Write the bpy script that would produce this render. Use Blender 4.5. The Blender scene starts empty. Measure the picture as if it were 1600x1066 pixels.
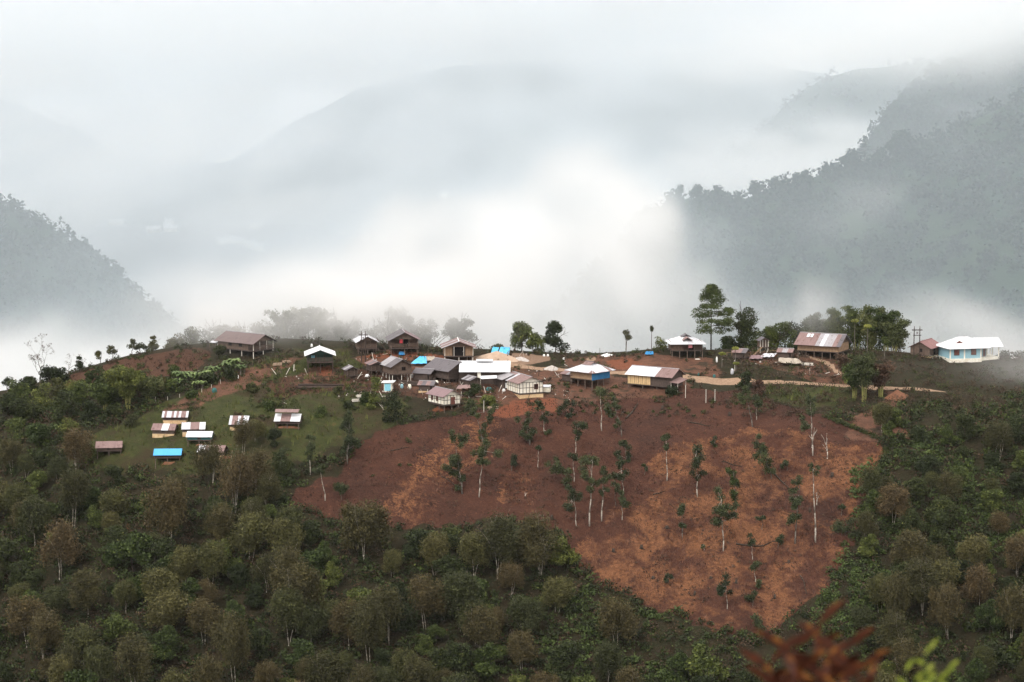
import bpy, math, random
import numpy as np
from mathutils import Vector, Matrix

# ------------------------------------------------------------------ camera, sky, sun, exposure
SC = bpy.context.scene
COL = SC.collection
PITCH = math.radians(6.7)
FPX = 3600.0                       # focal length in pixels of a 1600 wide frame
cam_d = bpy.data.cameras.new("camera")
cam = bpy.data.objects.new("camera", cam_d)
COL.objects.link(cam)
cam.location = (0, 0, 0)
cam.rotation_euler = (math.radians(90) - PITCH, 0, 0)
cam_d.sensor_width = 36.0
cam_d.lens = FPX / 1600 * 36.0
cam_d.clip_start = 0.5
cam_d.clip_end = 12000
cam_d.dof.use_dof = True
cam_d.dof.focus_distance = 440.0
cam_d.dof.aperture_fstop = cam_d.lens / 22.0      # a 22 mm wide opening
SC.camera = cam

SUN_EL, SUN_AZ = math.radians(50), math.radians(-150)
w = bpy.data.worlds.new("World")
SC.world = w
w.use_nodes = True
nt = w.node_tree
nt.nodes.clear()
sky = nt.nodes.new("ShaderNodeTexSky")
sky.sky_type = 'NISHITA'
sky.sun_disc = False
sky.sun_elevation = SUN_EL
sky.sun_rotation = SUN_AZ
sky.air_density = 1.0
sky.dust_density = 4.0
hsv = nt.nodes.new("ShaderNodeHueSaturation")
hsv.inputs['Saturation'].default_value = 0.22
mxw = nt.nodes.new("ShaderNodeMix")
mxw.data_type = 'RGBA'
mxw.inputs[0].default_value = 0.62               # overcast: the cloud deck evens the sky out
mxw.inputs[7].default_value = (11.6, 11.05, 10.6, 1)
bg = nt.nodes.new("ShaderNodeBackground")
bg.inputs['Strength'].default_value = 0.15
wo = nt.nodes.new("ShaderNodeOutputWorld")
nt.links.new(sky.outputs[0], hsv.inputs['Color'])
nt.links.new(hsv.outputs[0], mxw.inputs[6])
nt.links.new(mxw.outputs[2], bg.inputs['Color'])
nt.links.new(bg.outputs[0], wo.inputs['Surface'])

sd = bpy.data.lights.new("sun", 'SUN')
sd.energy = 1.05
sd.angle = math.radians(14)
sd.color = (1.0, 0.96, 0.90)
sun = bpy.data.objects.new("sun", sd)
COL.objects.link(sun)
_sv = Vector((math.sin(SUN_AZ) * math.cos(SUN_EL), math.cos(SUN_AZ) * math.cos(SUN_EL), math.sin(SUN_EL)))
sun.rotation_euler = _sv.to_track_quat('Z', 'Y').to_euler()

SC.view_settings.view_transform = 'Standard'
SC.view_settings.look = 'None'
SC.view_settings.exposure = 0.56
SC.view_settings.gamma = 1.0
SC.cycles.max_bounces = 12
SC.cycles.diffuse_bounces = 2
SC.cycles.glossy_bounces = 2
SC.cycles.transmission_bounces = 2
SC.cycles.transparent_max_bounces = 8
SC.cycles.volume_bounces = 6
SC.cycles.volume_step_rate = 3.5
SC.cycles.volume_max_steps = 400
SC.cycles.use_denoising = True

R = random.Random(7)
NR = np.random.RandomState(11)

# ------------------------------------------------------------------ noise and terrain functions
_T = np.random.RandomState(5).rand(64, 64, 64).astype(np.float32)

def vnoise(x, y, z=0.0):
    x = np.asarray(x, dtype=np.float64); y = np.asarray(y, dtype=np.float64); z = np.asarray(z, dtype=np.float64)
    x, y, z = np.broadcast_arrays(x, y, z)
    xi = np.floor(x).astype(np.int64); yi = np.floor(y).astype(np.int64); zi = np.floor(z).astype(np.int64)
    fx = x - xi; fy = y - yi; fz = z - zi
    fx = fx * fx * (3 - 2 * fx); fy = fy * fy * (3 - 2 * fy); fz = fz * fz * (3 - 2 * fz)
    x0, x1 = xi & 63, (xi + 1) & 63
    y0, y1 = yi & 63, (yi + 1) & 63
    z0, z1 = zi & 63, (zi + 1) & 63
    a = _T[x0, y0, z0] * (1 - fx) + _T[x1, y0, z0] * fx
    b = _T[x0, y1, z0] * (1 - fx) + _T[x1, y1, z0] * fx
    c = _T[x0, y0, z1] * (1 - fx) + _T[x1, y0, z1] * fx
    d = _T[x0, y1, z1] * (1 - fx) + _T[x1, y1, z1] * fx
    return (a * (1 - fy) + b * fy) * (1 - fz) + (c * (1 - fy) + d * fy) * fz

def fbm(x, y, z=0.0, octv=4, seed=0.0):
    s, a, t = 0.0, 1.0, 0.0
    for k in range(octv):
        f = 2.03 ** k
        s = s + a * vnoise(x * f + seed + 17.3 * k, y * f + 3.1 * seed + 9.7 * k, z * f + 5.5 * k + seed)
        t += a
        a *= 0.5
    return s / t            # 0..1

def smooth(e0, e1, v):
    t = np.clip((v - e0) / (e1 - e0), 0, 1)
    return t * t * (3 - 2 * t)

CP, SP = math.cos(PITCH), math.sin(PITCH)

def ray(px, py):
    u = (px - 800.0) / FPX
    v = -(py - 533.0) / FPX
    return np.array([u, CP + v * SP, -SP + v * CP])

def at(px, py, Y):
    """the point seen at this place of the photograph, Y metres ahead"""
    d = ray(px, py)
    return d * (Y / d[1])

def proj(p):
    x, y, z = p
    dep = y * CP - z * SP
    return 800 + FPX * x / dep, 533 - FPX * (y * SP + z * CP) / dep

# crest of the village hill: photograph column -> photograph row of the ground line
CREST = np.array([(-700, 700), (-300, 655), (0, 612), (60, 598), (130, 575), (200, 556), (270, 543), (335, 536), (440, 531),
                  (540, 536), (650, 543), (760, 548), (860, 553), (910, 555), (980, 552), (1040, 546), (1110, 549),
                  (1200, 546), (1320, 549), (1400, 551), (1470, 557), (1600, 560), (1900, 572), (2400, 600)], float)
YC0 = 470.0

def crest(x):
    px = 800 + FPX * x / YC0
    row = np.interp(px, CREST[:, 0], CREST[:, 1])
    v = -(row - 533.0) / FPX
    return YC0 * (-SP + v * CP) / (CP + v * SP)

def softmax(a, b, k):
    h = np.clip(0.5 + 0.5 * (a - b) / k, 0, 1)
    return b * (1 - h) + a * h + k * h * (1 - h)

def ground(x, y):
    x = np.asarray(x, float); y = np.asarray(y, float)
    d = YC0 - y
    # village shoulder, then the steep field, then a long slope down to the stream
    shoulder = 0.165 * np.clip(d, 0, None)
    k0 = 41 + 5 * (fbm(x / 60.0, 0.0, 0, 2, 3) - .5) * 2
    steep = 0.37 * np.log1p(np.exp(np.clip((d - k0) / 5.0, -40, 40))) * 5.0
    back = 0.62 * np.clip(-d - 3, 0, None)
    z = crest(x) - shoulder - steep - np.where(d < 0, back, 0)
    z = z + (fbm(x / 22.0, y / 22.0, 0, 3, 1) - .5) * 3.2 * smooth(2, 30, d) + (fbm(x / 5.0, y / 5.0, 0, 3, 2) - .5) * 0.8 * smooth(-2, 6, d)
    z = z - np.abs(fbm(x / 6., y / 24., 0, 3, 6) - .5) * 3.4 * smooth(42, 62, d)
    near = -1.7 - 0.62 * np.clip(y, 0, None) + 0.35 * np.clip(-y, 0, None) + (fbm(x / 9., y / 9., 0, 3, 8) - .5) * 1.2 * smooth(2, 20, y)
    z = softmax(z, near, 8.0)
    floor = -250 + 60 * (fbm(x / 500., y / 500., 0, 3, 4) - .5) + 0.012 * np.clip(y - 800, 0, None)
    return softmax(z, floor, 25.0)

def hit(px, py, y0=300.0, y1=476.0):
    """where the line of sight through this place of the photograph meets the village hill"""
    d = ray(px, py); d = d / d[1]
    ys = np.linspace(y0, y1, 900)
    g = ground(d[0] * ys, ys)
    below = d[2] * ys <= g
    i = int(np.argmax(below)) if below.any() else len(ys) - 1
    y = ys[i]
    return Vector((d[0] * y, y, float(ground(d[0] * y, y))))

def gz(x, y):
    return float(ground(x, y))

# ------------------------------------------------------------------ object helpers
def tag(o, label=None, cat=None, group=None, kind=None):
    if label: o['label'] = label
    if cat: o['category'] = cat
    if group: o['group'] = group
    if kind: o['kind'] = kind
    return o

def link(o, parent=None):
    COL.objects.link(o)
    if parent is not None:
        o.parent = parent
    return o

def mesh_np(name, V, F, mats, parent=None, midx=None, smooth_=False, attrs=None, loc=None):
    """V (n,3) float; F (m,k) int with k = 3 or 4, or a list of tuples"""
    me = bpy.data.meshes.new(name)
    V = np.asarray(V, dtype=np.float32)
    if isinstance(F, np.ndarray):
        m, k = F.shape
        me.vertices.add(len(V)); me.vertices.foreach_set('co', V.ravel())
        me.loops.add(m * k); me.loops.foreach_set('vertex_index', F.astype(np.int32).ravel())
        me.polygons.add(m)
        me.polygons.foreach_set('loop_start', np.arange(0, m * k, k, dtype=np.int32))
        me.update(calc_edges=True)
    else:
        me.from_pydata([tuple(map(float, v)) for v in V], [], [tuple(map(int, f)) for f in F])
    for mt in (mats if isinstance(mats, (list, tuple)) else [mats]):
        me.materials.append(mt)
    if midx is not None:
        me.polygons.foreach_set('material_index', np.asarray(midx, dtype=np.int32))
    if smooth_:
        me.polygons.foreach_set('use_smooth', np.ones(len(me.polygons), dtype=bool))
    for an, (dom, arr) in (attrs or {}).items():
        a = me.attributes.new(an, 'FLOAT', dom)
        a.data.foreach_set('value', np.asarray(arr, dtype=np.float32))
    me.update()
    o = bpy.data.objects.new(name, me)
    if loc is not None:
        o.location = loc
    return link(o, parent)

def empty(name, loc=(0, 0, 0), rz=0.0, label=None, cat=None, group=None):
    o = bpy.data.objects.new(name, None)
    o.location = loc
    o.rotation_euler = (0, 0, rz)
    o.empty_display_size = 0.5
    link(o)
    return tag(o, label, cat, group)

def copy_tree(o, parent=None):
    c = o.copy()
    link(c, parent)
    if parent is not None:
        c.matrix_parent_inverse = o.matrix_parent_inverse.copy()
    for ch in list(o.children):
        copy_tree(ch, c)
    return c

class Mesh:
    """collects boxes, bars and polygons into ONE mesh"""
    def __init__(s):
        s.v, s.f, s.m = [], [], []
    def poly(s, pts, m=0):
        b = len(s.v)
        s.v += [tuple(p) for p in pts]
        s.f.append(tuple(range(b, b + len(pts)))); s.m.append(m)
    def hexa(s, p, m=0):
        b = len(s.v)
        s.v += [tuple(q) for q in p]
        for f in ((0, 3, 2, 1), (4, 5, 6, 7), (0, 1, 5, 4), (1, 2, 6, 5), (2, 3, 7, 6), (3, 0, 4, 7)):
            s.f.append(tuple(b + i for i in f)); s.m.append(m)
    def box(s, x0, x1, y0, y1, z0, z1, m=0):
        s.hexa([(x0, y0, z0), (x1, y0, z0), (x1, y1, z0), (x0, y1, z0), (x0, y0, z1), (x1, y0, z1), (x1, y1, z1), (x0, y1, z1)], m)
    def slab(s, q, t, m=0):
        """a quad q (4 points) given thickness t downwards along its normal"""
        a = [Vector(p) for p in q]
        n = (a[1] - a[0]).cross(a[3] - a[0]).normalized()
        if n.z < 0: n = -n
        lo = [p - n * t for p in a]
        s.hexa(lo + a, m)
    def bar(s, p, q, r0, r1=None, n=6, m=0):
        r1 = r0 if r1 is None else r1
        p, q = Vector(p), Vector(q)
        d = (q - p)
        if d.length < 1e-6: return
        d.normalize()
        u = d.orthogonal().normalized(); w_ = d.cross(u)
        b = len(s.v)
        for c, r in ((p, r0), (q, r1)):
            for k in range(n):
                a = 2 * math.pi * k / n
                s.v.append(tuple(c + (u * math.cos(a) + w_ * math.sin(a)) * r))
        for k in range(n):
            s.f.append((b + k, b + (k + 1) % n, b + n + (k + 1) % n, b + n + k)); s.m.append(m)
        s.f.append(tuple(b + k for k in reversed(range(n)))); s.m.append(m)
        s.f.append(tuple(b + n + k for k in range(n))); s.m.append(m)
    def build(s, name, mats, parent=None, smooth_=False):
        return mesh_np(name, s.v, s.f, mats, parent, s.m, smooth_)

# ------------------------------------------------------------------ materials
class NT:
    def __init__(s, name):
        s.m = bpy.data.materials.new(name); s.m.use_nodes = True
        s.t = s.m.node_tree; s.t.nodes.clear()
        s.out = s.n('ShaderNodeOutputMaterial')
    def n(s, t, **k):
        x = s.t.nodes.new(t)
        for a, b in k.items(): setattr(x, a, b)
        return x
    def l(s, a, b): s.t.links.new(a, b)
    def noise(s, scale, detail=4, rough=.55, vec=None, seed=0.0):
        x = s.n('ShaderNodeTexNoise', noise_dimensions='4D')
        x.inputs['Scale'].default_value = scale; x.inputs['Detail'].default_value = detail
        x.inputs['Roughness'].default_value = rough; x.inputs['W'].default_value = seed
        if vec is not None: s.l(vec, x.inputs['Vector'])
        return x.outputs[0]
    def math(s, op, a, b=None, clamp=False):
        x = s.n('ShaderNodeMath', operation=op, use_clamp=clamp)
        for i, v in enumerate((a, b)):
            if v is None: continue
            if isinstance(v, (int, float)): x.inputs[i].default_value = v
            else: s.l(v, x.inputs[i])
        return x.outputs[0]
    def mapr(s, v, a, b, c=0.0, d=1.0):
        x = s.n('ShaderNodeMapRange')
        s.l(v, x.inputs[0])
        for i, q in enumerate((a, b, c, d)): x.inputs[i + 1].default_value = q
        return x.outputs[0]
    def mix(s, f, a, b):
        x = s.n('ShaderNodeMix', data_type='RGBA')
        if isinstance(f, (int, float)): x.inputs[0].default_value = f
        else: s.l(f, x.inputs[0])
        for i, v in ((6, a), (7, b)):
            if isinstance(v, tuple): x.inputs[i].default_value = (*v, 1)
            else: s.l(v, x.inputs[i])
        return x.outputs[2]
    def attr(s, name):
        return s.n('ShaderNodeAttribute', attribute_name=name).outputs['Fac']
    def finish(s, color, rough=.9, bump=None, bstr=.3, bdist=.1, metal=0.0, spec=.2, trans=0.0):
        p = s.n('ShaderNodeBsdfPrincipled')
        if isinstance(color, tuple): p.inputs['Base Color'].default_value = (*color, 1)
        else: s.l(color, p.inputs['Base Color'])
        if isinstance(rough, (int, float)): p.inputs['Roughness'].default_value = rough
        else: s.l(rough, p.inputs['Roughness'])
        p.inputs['Metallic'].default_value = metal
        p.inputs['Specular IOR Level'].default_value = spec
        if bump is not None:
            b = s.n('ShaderNodeBump'); b.inputs['Strength'].default_value = bstr; b.inputs['Distance'].default_value = bdist
            s.l(bump, b.inputs['Height']); s.l(b.outputs[0], p.inputs['Normal'])
        s.l(p.outputs[0], s.out.inputs['Surface'])
        return s.m

def mul(c, k): return tuple(q * k for q in c)
# ------------------------------------------------------------------ the village hill
def in_poly(px, py, poly):
    poly = np.asarray(poly, float)
    inside = np.zeros(px.shape, bool)
    j = len(poly) - 1
    for i in range(len(poly)):
        xi, yi = poly[i]; xj, yj = poly[j]
        c = ((yi > py) != (yj > py)) & (px < (xj - xi) * (py - yi) / (yj - yi + 1e-9) + xi)
        inside ^= c
        j = i
    return inside

def plan(poly):
    """outline given on the photograph -> outline on the ground, in metres"""
    return [tuple(hit(a, b)[:2]) for a, b in poly]

def blur(a, n):
    for _ in range(n):
        p = np.pad(a, 1, mode='edge')
        a = (p[:-2, 1:-1] + p[2:, 1:-1] + p[1:-1, :-2] + p[1:-1, 2:] + 4 * a) / 8
    return a

FIELD = [(440, 792), (470, 760), (520, 738), (545, 700), (620, 668), (690, 650), (740, 645), (870, 628), (960, 612), (1060, 604), (1150, 612), (1300, 655), (1385, 690),
         (1375, 730), (1345, 790), (1300, 900), (1240, 962), (1195, 1000), (1080, 975), (1000, 940), (900, 893), (870, 835),
         (760, 812), (640, 826), (560, 815)]
STRAW = [(878, 862), (960, 800), (1010, 770), (1020, 715), (1080, 680), (1180, 670), (1300, 690), (1388, 695), (1380, 730), (1345, 790),
         (1300, 900), (1240, 962), (1195, 1000), (1080, 975), (960, 915)]
STRAW2 = [(585, 820), (600, 760), (690, 690), (760, 655), (790, 668), (770, 720), (700, 760), (680, 810)]
STRAW3 = [(770, 790), (800, 745), (840, 740), (820, 800)]
EARTH = [(545, 560), (600, 548), (700, 556), (760, 562), (860, 580), (1000, 590), (1090, 600), (1060, 618), (950, 625), (830, 640), (740, 632), (700, 640), (620, 600)]
EARTH2 = [(880, 560), (1000, 553), (1120, 560), (1120, 590), (900, 582)]
EARTH3 = [(1150, 552), (1300, 556), (1330, 600), (1280, 600), (1180, 570)]
EARTH4 = [(1390, 612), (1420, 612), (1400, 660), (1430, 690), (1320, 690), (1330, 660)]
EARTH5 = [(250, 645), (330, 600), (430, 560), (470, 560), (400, 600), (300, 640)]
EARTH6 = [(455, 600), (480, 578), (530, 568), (530, 585), (480, 605)]
BROWNUP = [(60, 606), (120, 582), (200, 560), (290, 545), (335, 548), (300, 585), (230, 590), (150, 610)]
BROWNVIL = [(420, 600), (470, 580), (560, 575), (700, 600), (690, 625), (560, 610), (500, 612), (430, 625)]
RED = [[(560, 556), (620, 548), (700, 556), (690, 566), (600, 562)], [(655, 575), (740, 572), (700, 590)], [(870, 640), (800, 655), (760, 652), (800, 628), (880, 622)],
       [(490, 582), (525, 572), (530, 577), (500, 590)], [(940, 566), (985, 556), (1010, 570), (960, 578)], [(690, 632), (665, 645), (715, 638)]]
GRASS = [(90, 742), (130, 690), (230, 650), (250, 625), (330, 600), (400, 570), (440, 545), (560, 545), (560, 590), (640, 640), (620, 665), (560, 690),
         (480, 715), (380, 745), (230, 735)]
GRASS2 = [(1180, 600), (1330, 606), (1330, 625), (1260, 640), (1170, 630)]
GRASS3 = [(720, 628), (790, 630), (780, 642), (730, 640)]
TAN = [(735, 560), (760, 552), (860, 556), (862, 566), (800, 574), (740, 574)]
ROADS = [([(796, 570), (860, 577), (905, 582), (975, 583), (1060, 587), (1100, 592), (1200, 598), (1330, 604), (1395, 607), (1470, 612)], 1.1),
         ([(1262, 556), (1290, 566), (1310, 582), (1335, 600)], 0.55), ([(905, 580), (925, 560)], 0.8), ([(1096, 594), (1150, 598)], 2.0)]
BENCH = []      # level ground cut into the slope under each house: (x, y, radius, z)

HX0, HX1, HY0, HY1, HS = -150.0, 150.0, 296.0, 512.0, 0.62
xs = np.arange(HX0, HX1 + .01, HS); ys_ = np.arange(HY0, HY1 + .01, HS)
GX, GY = np.meshgrid(xs, ys_)
def zone(polys, soft=2, warp=1.6, seed=0):
    m = np.zeros(GX.shape)
    wx = GX + (fbm(GX / 4., GY / 4., 0, 3, 20 + seed) - .5) * 2 * warp * 1.6
    wy = GY + (fbm(GX / 4., GY / 4., 0, 3, 40 + seed) - .5) * 2 * warp * 1.6
    for p in polys:
        m = np.maximum(m, in_poly(wx, wy, plan(p)).astype(float))
    return blur(m, soft)

def along(poly, width):
    m = np.full(GX.shape, 1e9)
    P = [hit(a, b) for a, b in poly]
    for a, b in zip(P[:-1], P[1:]):
        dx, dy = b.x - a.x, b.y - a.y
        L2 = dx * dx + dy * dy + 1e-9
        t = np.clip(((GX - a.x) * dx + (GY - a.y) * dy) / L2, 0, 1)
        m = np.minimum(m, np.hypot(GX - a.x - t * dx, GY - a.y - t * dy))
    return 1 - smooth(width * 0.75, width * 1.35, m + (fbm(GX / 1.5, GY / 1.5, 0, 2, 77) - .5) * .8)

Z_field = zone([FIELD], 2, 1.5, 1)
Z_straw = zone([STRAW], 5, 2.4, 2)
Z_straw = np.maximum(Z_straw, 0.55 * zone([STRAW2], 6, 2.6, 3))
Z_straw = np.maximum(Z_straw, 0.7 * zone([STRAW3], 6, 2.0, 4))
Z_earth = zone([EARTH, EARTH2, EARTH3, EARTH4, EARTH5, EARTH6], 4, 1.6, 5)
Z_red = zone(RED, 3, 1.0, 6)
Z_brown = zone([BROWNUP, BROWNVIL], 5, 1.5, 7)
Z_grass = zone([GRASS, GRASS2, GRASS3], 6, 2.0, 8)
Z_tan = zone([TAN], 3, .8, 9)
Z_road = np.zeros(GX.shape)
for p_, w_ in ROADS:
    Z_road = np.maximum(Z_road, along(p_, w_))

def ground_material():
    s = NT('hillside_ground')
    geo = s.n('ShaderNodeNewGeometry').outputs['Position']
    big = s.noise(.07, 5, .6, geo, 1); med = s.noise(.45, 5, .65, geo, 2); fine = s.noise(2.2, 4, .7, geo, 3); vf = s.noise(7., 3, .7, geo, 4)
    litter = s.mix(s.mapr(med, .35, .65), (.026, .018, .011), (.020, .024, .010))
    litter = s.mix(s.mapr(fine, .45, .7), litter, (.042, .032, .016))
    brown = s.mix(s.mapr(med, .3, .7), (0.055, 0.026, 0.016), (0.077, 0.038, 0.023))
    brown = s.mix(s.mapr(fine, .5, .72), brown, (0.101, 0.054, 0.033))
    field = s.mix(s.mapr(med, .35, .66), (0.053, 0.022, 0.015), (0.077, 0.033, 0.021))
    field = s.mix(s.mapr(fine, .52, .75), field, (0.119, 0.056, 0.034))
    field = s.mix(s.mapr(big, .48, .62), field, s.mix(s.mapr(fine, .4, .7), (0.040, 0.019, 0.014), (0.066, 0.031, 0.021)))
    straw = s.mix(s.mapr(med, .34, .66), (0.075, 0.030, 0.015), (0.163, 0.070, 0.033))
    straw = s.mix(s.mapr(fine, .40, .68), straw, (0.242, 0.110, 0.054))
    straw = s.mix(s.mapr(vf, .53, .74), straw, (0.053, 0.024, 0.016))
    straw = s.mix(s.mapr(s.noise(.16, 5, .7, geo, 8), .44, .56), straw, field)
    earth = s.mix(s.mapr(med, .35, .65), (0.088, 0.044, 0.029), (0.160, 0.077, 0.049))
    earth = s.mix(s.mapr(fine, .5, .72), earth, (0.057, 0.037, 0.027))
    earth = s.mix(s.mapr(s.noise(.30, 5, .65, geo, 9), .52, .60), earth, s.mix(s.mapr(fine, .4, .7), (0.038, 0.030, 0.018), (0.071, 0.046, 0.030)))
    red = s.mix(s.mapr(fine, .35, .7), (0.235, 0.076, 0.038), (0.143, 0.055, 0.032))
    grass = s.mix(s.mapr(med, .36, .64), (0.029, 0.034, 0.012), (0.054, 0.062, 0.018))
    grass = s.mix(s.mapr(fine, .52, .74), grass, (0.071, 0.049, 0.027))
    grass = s.mix(s.mapr(s.noise(.13, 5, .7, geo, 12), .48, .60), grass, s.mix(s.mapr(fine, .4, .7), (0.046, 0.030, 0.018), (0.038, 0.039, 0.015)))
    tan = s.mix(s.mapr(fine, .35, .7), (0.252, 0.168, 0.118), (0.185, 0.118, 0.080))
    road = s.mix(s.mapr(fine, .35, .7), (0.370, 0.252, 0.168), (0.235, 0.151, 0.101))
    speck = s.mapr(s.noise(16., 3, .75, geo, 15), .36, .64, .54, 1.30)
    def edge(a, k=.35):      # ragged edges for a zone
        v = s.math('ADD', s.attr(a), s.math('MULTIPLY', s.math('SUBTRACT', fine, .5), k * 1.6))
        v = s.math('ADD', v, s.math('MULTIPLY', s.math('SUBTRACT', med, .5), k))
        return s.mapr(v, .38, .62)
    c = litter
    c = s.mix(edge('grass', .7), c, grass)
    c = s.mix(edge('brown', .8), c, brown)
    c = s.mix(edge('field', .25), c, field)
    sm = s.math('MULTIPLY', edge('straw', 1.5), s.mapr(s.attr('field'), .3, .6))
    c = s.mix(sm, c, straw)
    c = s.mix(edge('earth', .9), c, earth)
    c = s.mix(s.math('MULTIPLY', edge('red', 1.6), .8), c, red)
    c = s.mix(edge('tan', .3), c, tan)
    c = s.mix(edge('road', .22), c, road)
    sv = s.n('ShaderNodeVectorMath', operation='SCALE'); s.l(c, sv.inputs[0]); s.l(speck, sv.inputs['Scale']); c = sv.outputs[0]      # clods, ash and straw a hand across
    h = s.math('ADD', s.math('MULTIPLY', fine, .6), s.math('MULTIPLY', vf, .25))
    return s.finish(c, .95, h, 1.0, .6, spec=.1)

M_GROUND = ground_material()

def sheet(name, xs, ys, zf, mat, attrs=None, hole=None):
    X, Y = np.meshgrid(xs, ys)
    Z = zf(X, Y)
    V = np.stack([X, Y, Z], -1).reshape(-1, 3)
    ny, nx = X.shape
    idx = np.arange(nx * ny).reshape(ny, nx)
    F = np.stack([idx[:-1, :-1], idx[:-1, 1:], idx[1:, 1:], idx[1:, :-1]], -1).reshape(-1, 4)
    if hole is not None:
        cx = (X[:-1, :-1] + X[1:, 1:]).ravel() / 2; cy = (Y[:-1, :-1] + Y[1:, 1:]).ravel() / 2
        F = F[~((cx > hole[0]) & (cx < hole[1]) & (cy > hole[2]) & (cy < hole[3]))]
    return mesh_np(name, V, F, mat, smooth_=True, attrs=attrs)

at_ = {k: ('POINT', v.ravel()) for k, v in dict(field=Z_field, straw=Z_straw, earth=Z_earth, red=Z_red, brown=Z_brown, grass=Z_grass, tan=Z_tan, road=Z_road).items()}

def build_terrain():
    hx = np.linspace(HX0, xs[-1], 61); hy = np.linspace(HY0, ys_[-1], 41)
    ax = np.concatenate([np.linspace(-2600, HX0, 60)[:-1], hx, np.linspace(xs[-1], 2600, 60)[1:]])
    ay = np.concatenate([np.linspace(-60, HY0, 50)[:-1], hy, np.linspace(ys_[-1], 5200, 110)[1:]])
    # one sheet: the fine hill grid, and the coarse country round it whose ring meets the grid
    o = sheet('ground', xs, ys_, ground, M_GROUND, at_)
    tag(o, kind='structure')
    o2 = sheet('terrain', ax, ay, lambda X, Y: ground(X, Y) - np.where((X > HX0 - 1) & (X < xs[-1] + 1) & (Y > HY0 - 1) & (Y < ys_[-1] + 1), .8, 0), M_GROUND, None,
               (HX0 + 6, xs[-1] - 6, HY0 + 6, ys_[-1] - 6))
    tag(o2, kind='structure')

# ------------------------------------------------------------------ mountains behind
def mountain_mesh(name, sil, Y, depth, drop, rough=8.0, xpad=2.0, seed=0.0, nx=260, ny=90, mat=None, run=1.6, yaw=0.0):
    """A ridge whose skyline follows sil (photograph column,row) at distance Y; its near face runs down towards the camera, its far face behind."""
    sil = np.array(sil, float)
    pts = np.array([at(a, b, Y) for a, b in sil])
    X = np.linspace(pts[0, 0], pts[-1, 0], nx)
    ZR = np.interp(X, pts[:, 0], pts[:, 2])
    t = np.linspace(-0.6, 1.0, ny)              # 0 at the skyline, 1 at the foot
    XX, TT = np.meshgrid(X, t)
    ZZ = np.tile(ZR, (ny, 1))
    YY = Y - TT * depth * np.where(TT > 0, 1, 1.2)
    fall = np.where(TT > 0, (TT ** 1.05) * drop, (-TT) * drop * 1.2)
    gul = (fbm(XX / (drop * .55), YY / (drop * 1.1), 0, 5, seed) - .5) * drop * .42 * smooth(0, .3, np.abs(TT))
    YY = YY + (fbm(XX / (drop * .5), TT * 2, 0, 3, seed + 9) - .5) * depth * .30 * smooth(.03, .4, np.abs(TT))
    ZZ = ZZ - fall + gul + (fbm(XX / 30., YY / 30., 0, 3, seed + 4) - .5) * rough
    V = np.stack([XX, YY, ZZ], -1).reshape(-1, 3)
    idx = np.arange(nx * ny).reshape(ny, nx)
    F = np.stack([idx[:-1, :-1], idx[1:, :-1], idx[1:, 1:], idx[:-1, 1:]], -1).reshape(-1, 4)
    o = mesh_np(name, V, F, mat, smooth_=True)
    tag(o, kind='structure')
    return o, (XX, YY, ZZ, TT)

def wood_ground_material():
    s = NT('mountain_ground')
    geo = s.n('ShaderNodeNewGeometry').outputs['Position']
    a = s.noise(.012, 5, .6, geo, 3); b = s.noise(.06, 5, .65, geo, 4)
    c = s.mix(s.mapr(a, .4, .62), (.016, .032, .018), (.026, .042, .022))
    c = s.mix(s.mapr(b, .5, .72), c, (.034, .050, .026))
    return s.finish(c, .95, b, .8, 4.0, spec=.05)
M_MTN = wood_ground_material()

S_RIGHT = [(560, 640), (700, 585), (800, 530), (880, 468), (950, 400), (1000, 345), (1040, 310), (1060, 308), (1100, 306), (1140, 312), (1190, 300), (1230, 286), (1290, 268), (1340, 252), (1385, 252), (1400, 236), (1440, 222), (1500, 196), (1600, 150), (1750, 80), (1950, -10), (2200, -90)]
S_RIGHT_HIGH = [(1300, 330), (1360, 210), (1384, 172), (1400, 150), (1440, 125), (1480, 104), (1540, 82), (1600, 64), (1700, 30), (1850, -20), (2100, -80)]
S_MID = [(1040, 330), (1110, 262), (1180, 205), (1250, 140), (1290, 118), (1350, 104), (1420, 95), (1500, 70), (1600, 40), (1800, 0)]
S_LEFT = [(-700, 80), (-400, 160), (-150, 255), (-60, 292), (0, 316), (40, 335), (80, 352), (130, 388), (180, 424), (230, 470), (290, 520), (360, 580), (420, 640)]
S_FAR = [(-300, 110), (-150, 120), (0, 150), (60, 175), (130, 205), (200, 250), (300, 272), (370, 246), (430, 208), (480, 178), (560, 140), (640, 116), (720, 101), (830, 97), (940, 92), (1010, 86), (1080, 82), (1180, 96), (1300, 120), (1500, 110), (1900, 70)]

MTN = {}
def build_mountains():
    MTN['right'] = mountain_mesh('mountain', S_RIGHT, 1350, 520, 300, 8, seed=3, mat=M_MTN, nx=330)
    MTN['high'] = mountain_mesh('mountain', S_RIGHT_HIGH, 1650, 420, 260, 9, seed=13, mat=M_MTN, nx=200)
    MTN['mid'] = mountain_mesh('mountain', S_MID, 2250, 600, 380, 9, seed=23, mat=M_MTN, nx=160)
    MTN['left'] = mountain_mesh('mountain', S_LEFT, 1500, 480, 330, 8, seed=33, mat=M_MTN, nx=220)
    MTN['far'] = mountain_mesh('mountain', S_FAR, 3600, 1300, 620, 12, seed=43, mat=M_MTN, nx=300, ny=110)
build_terrain()
build_mountains()
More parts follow.
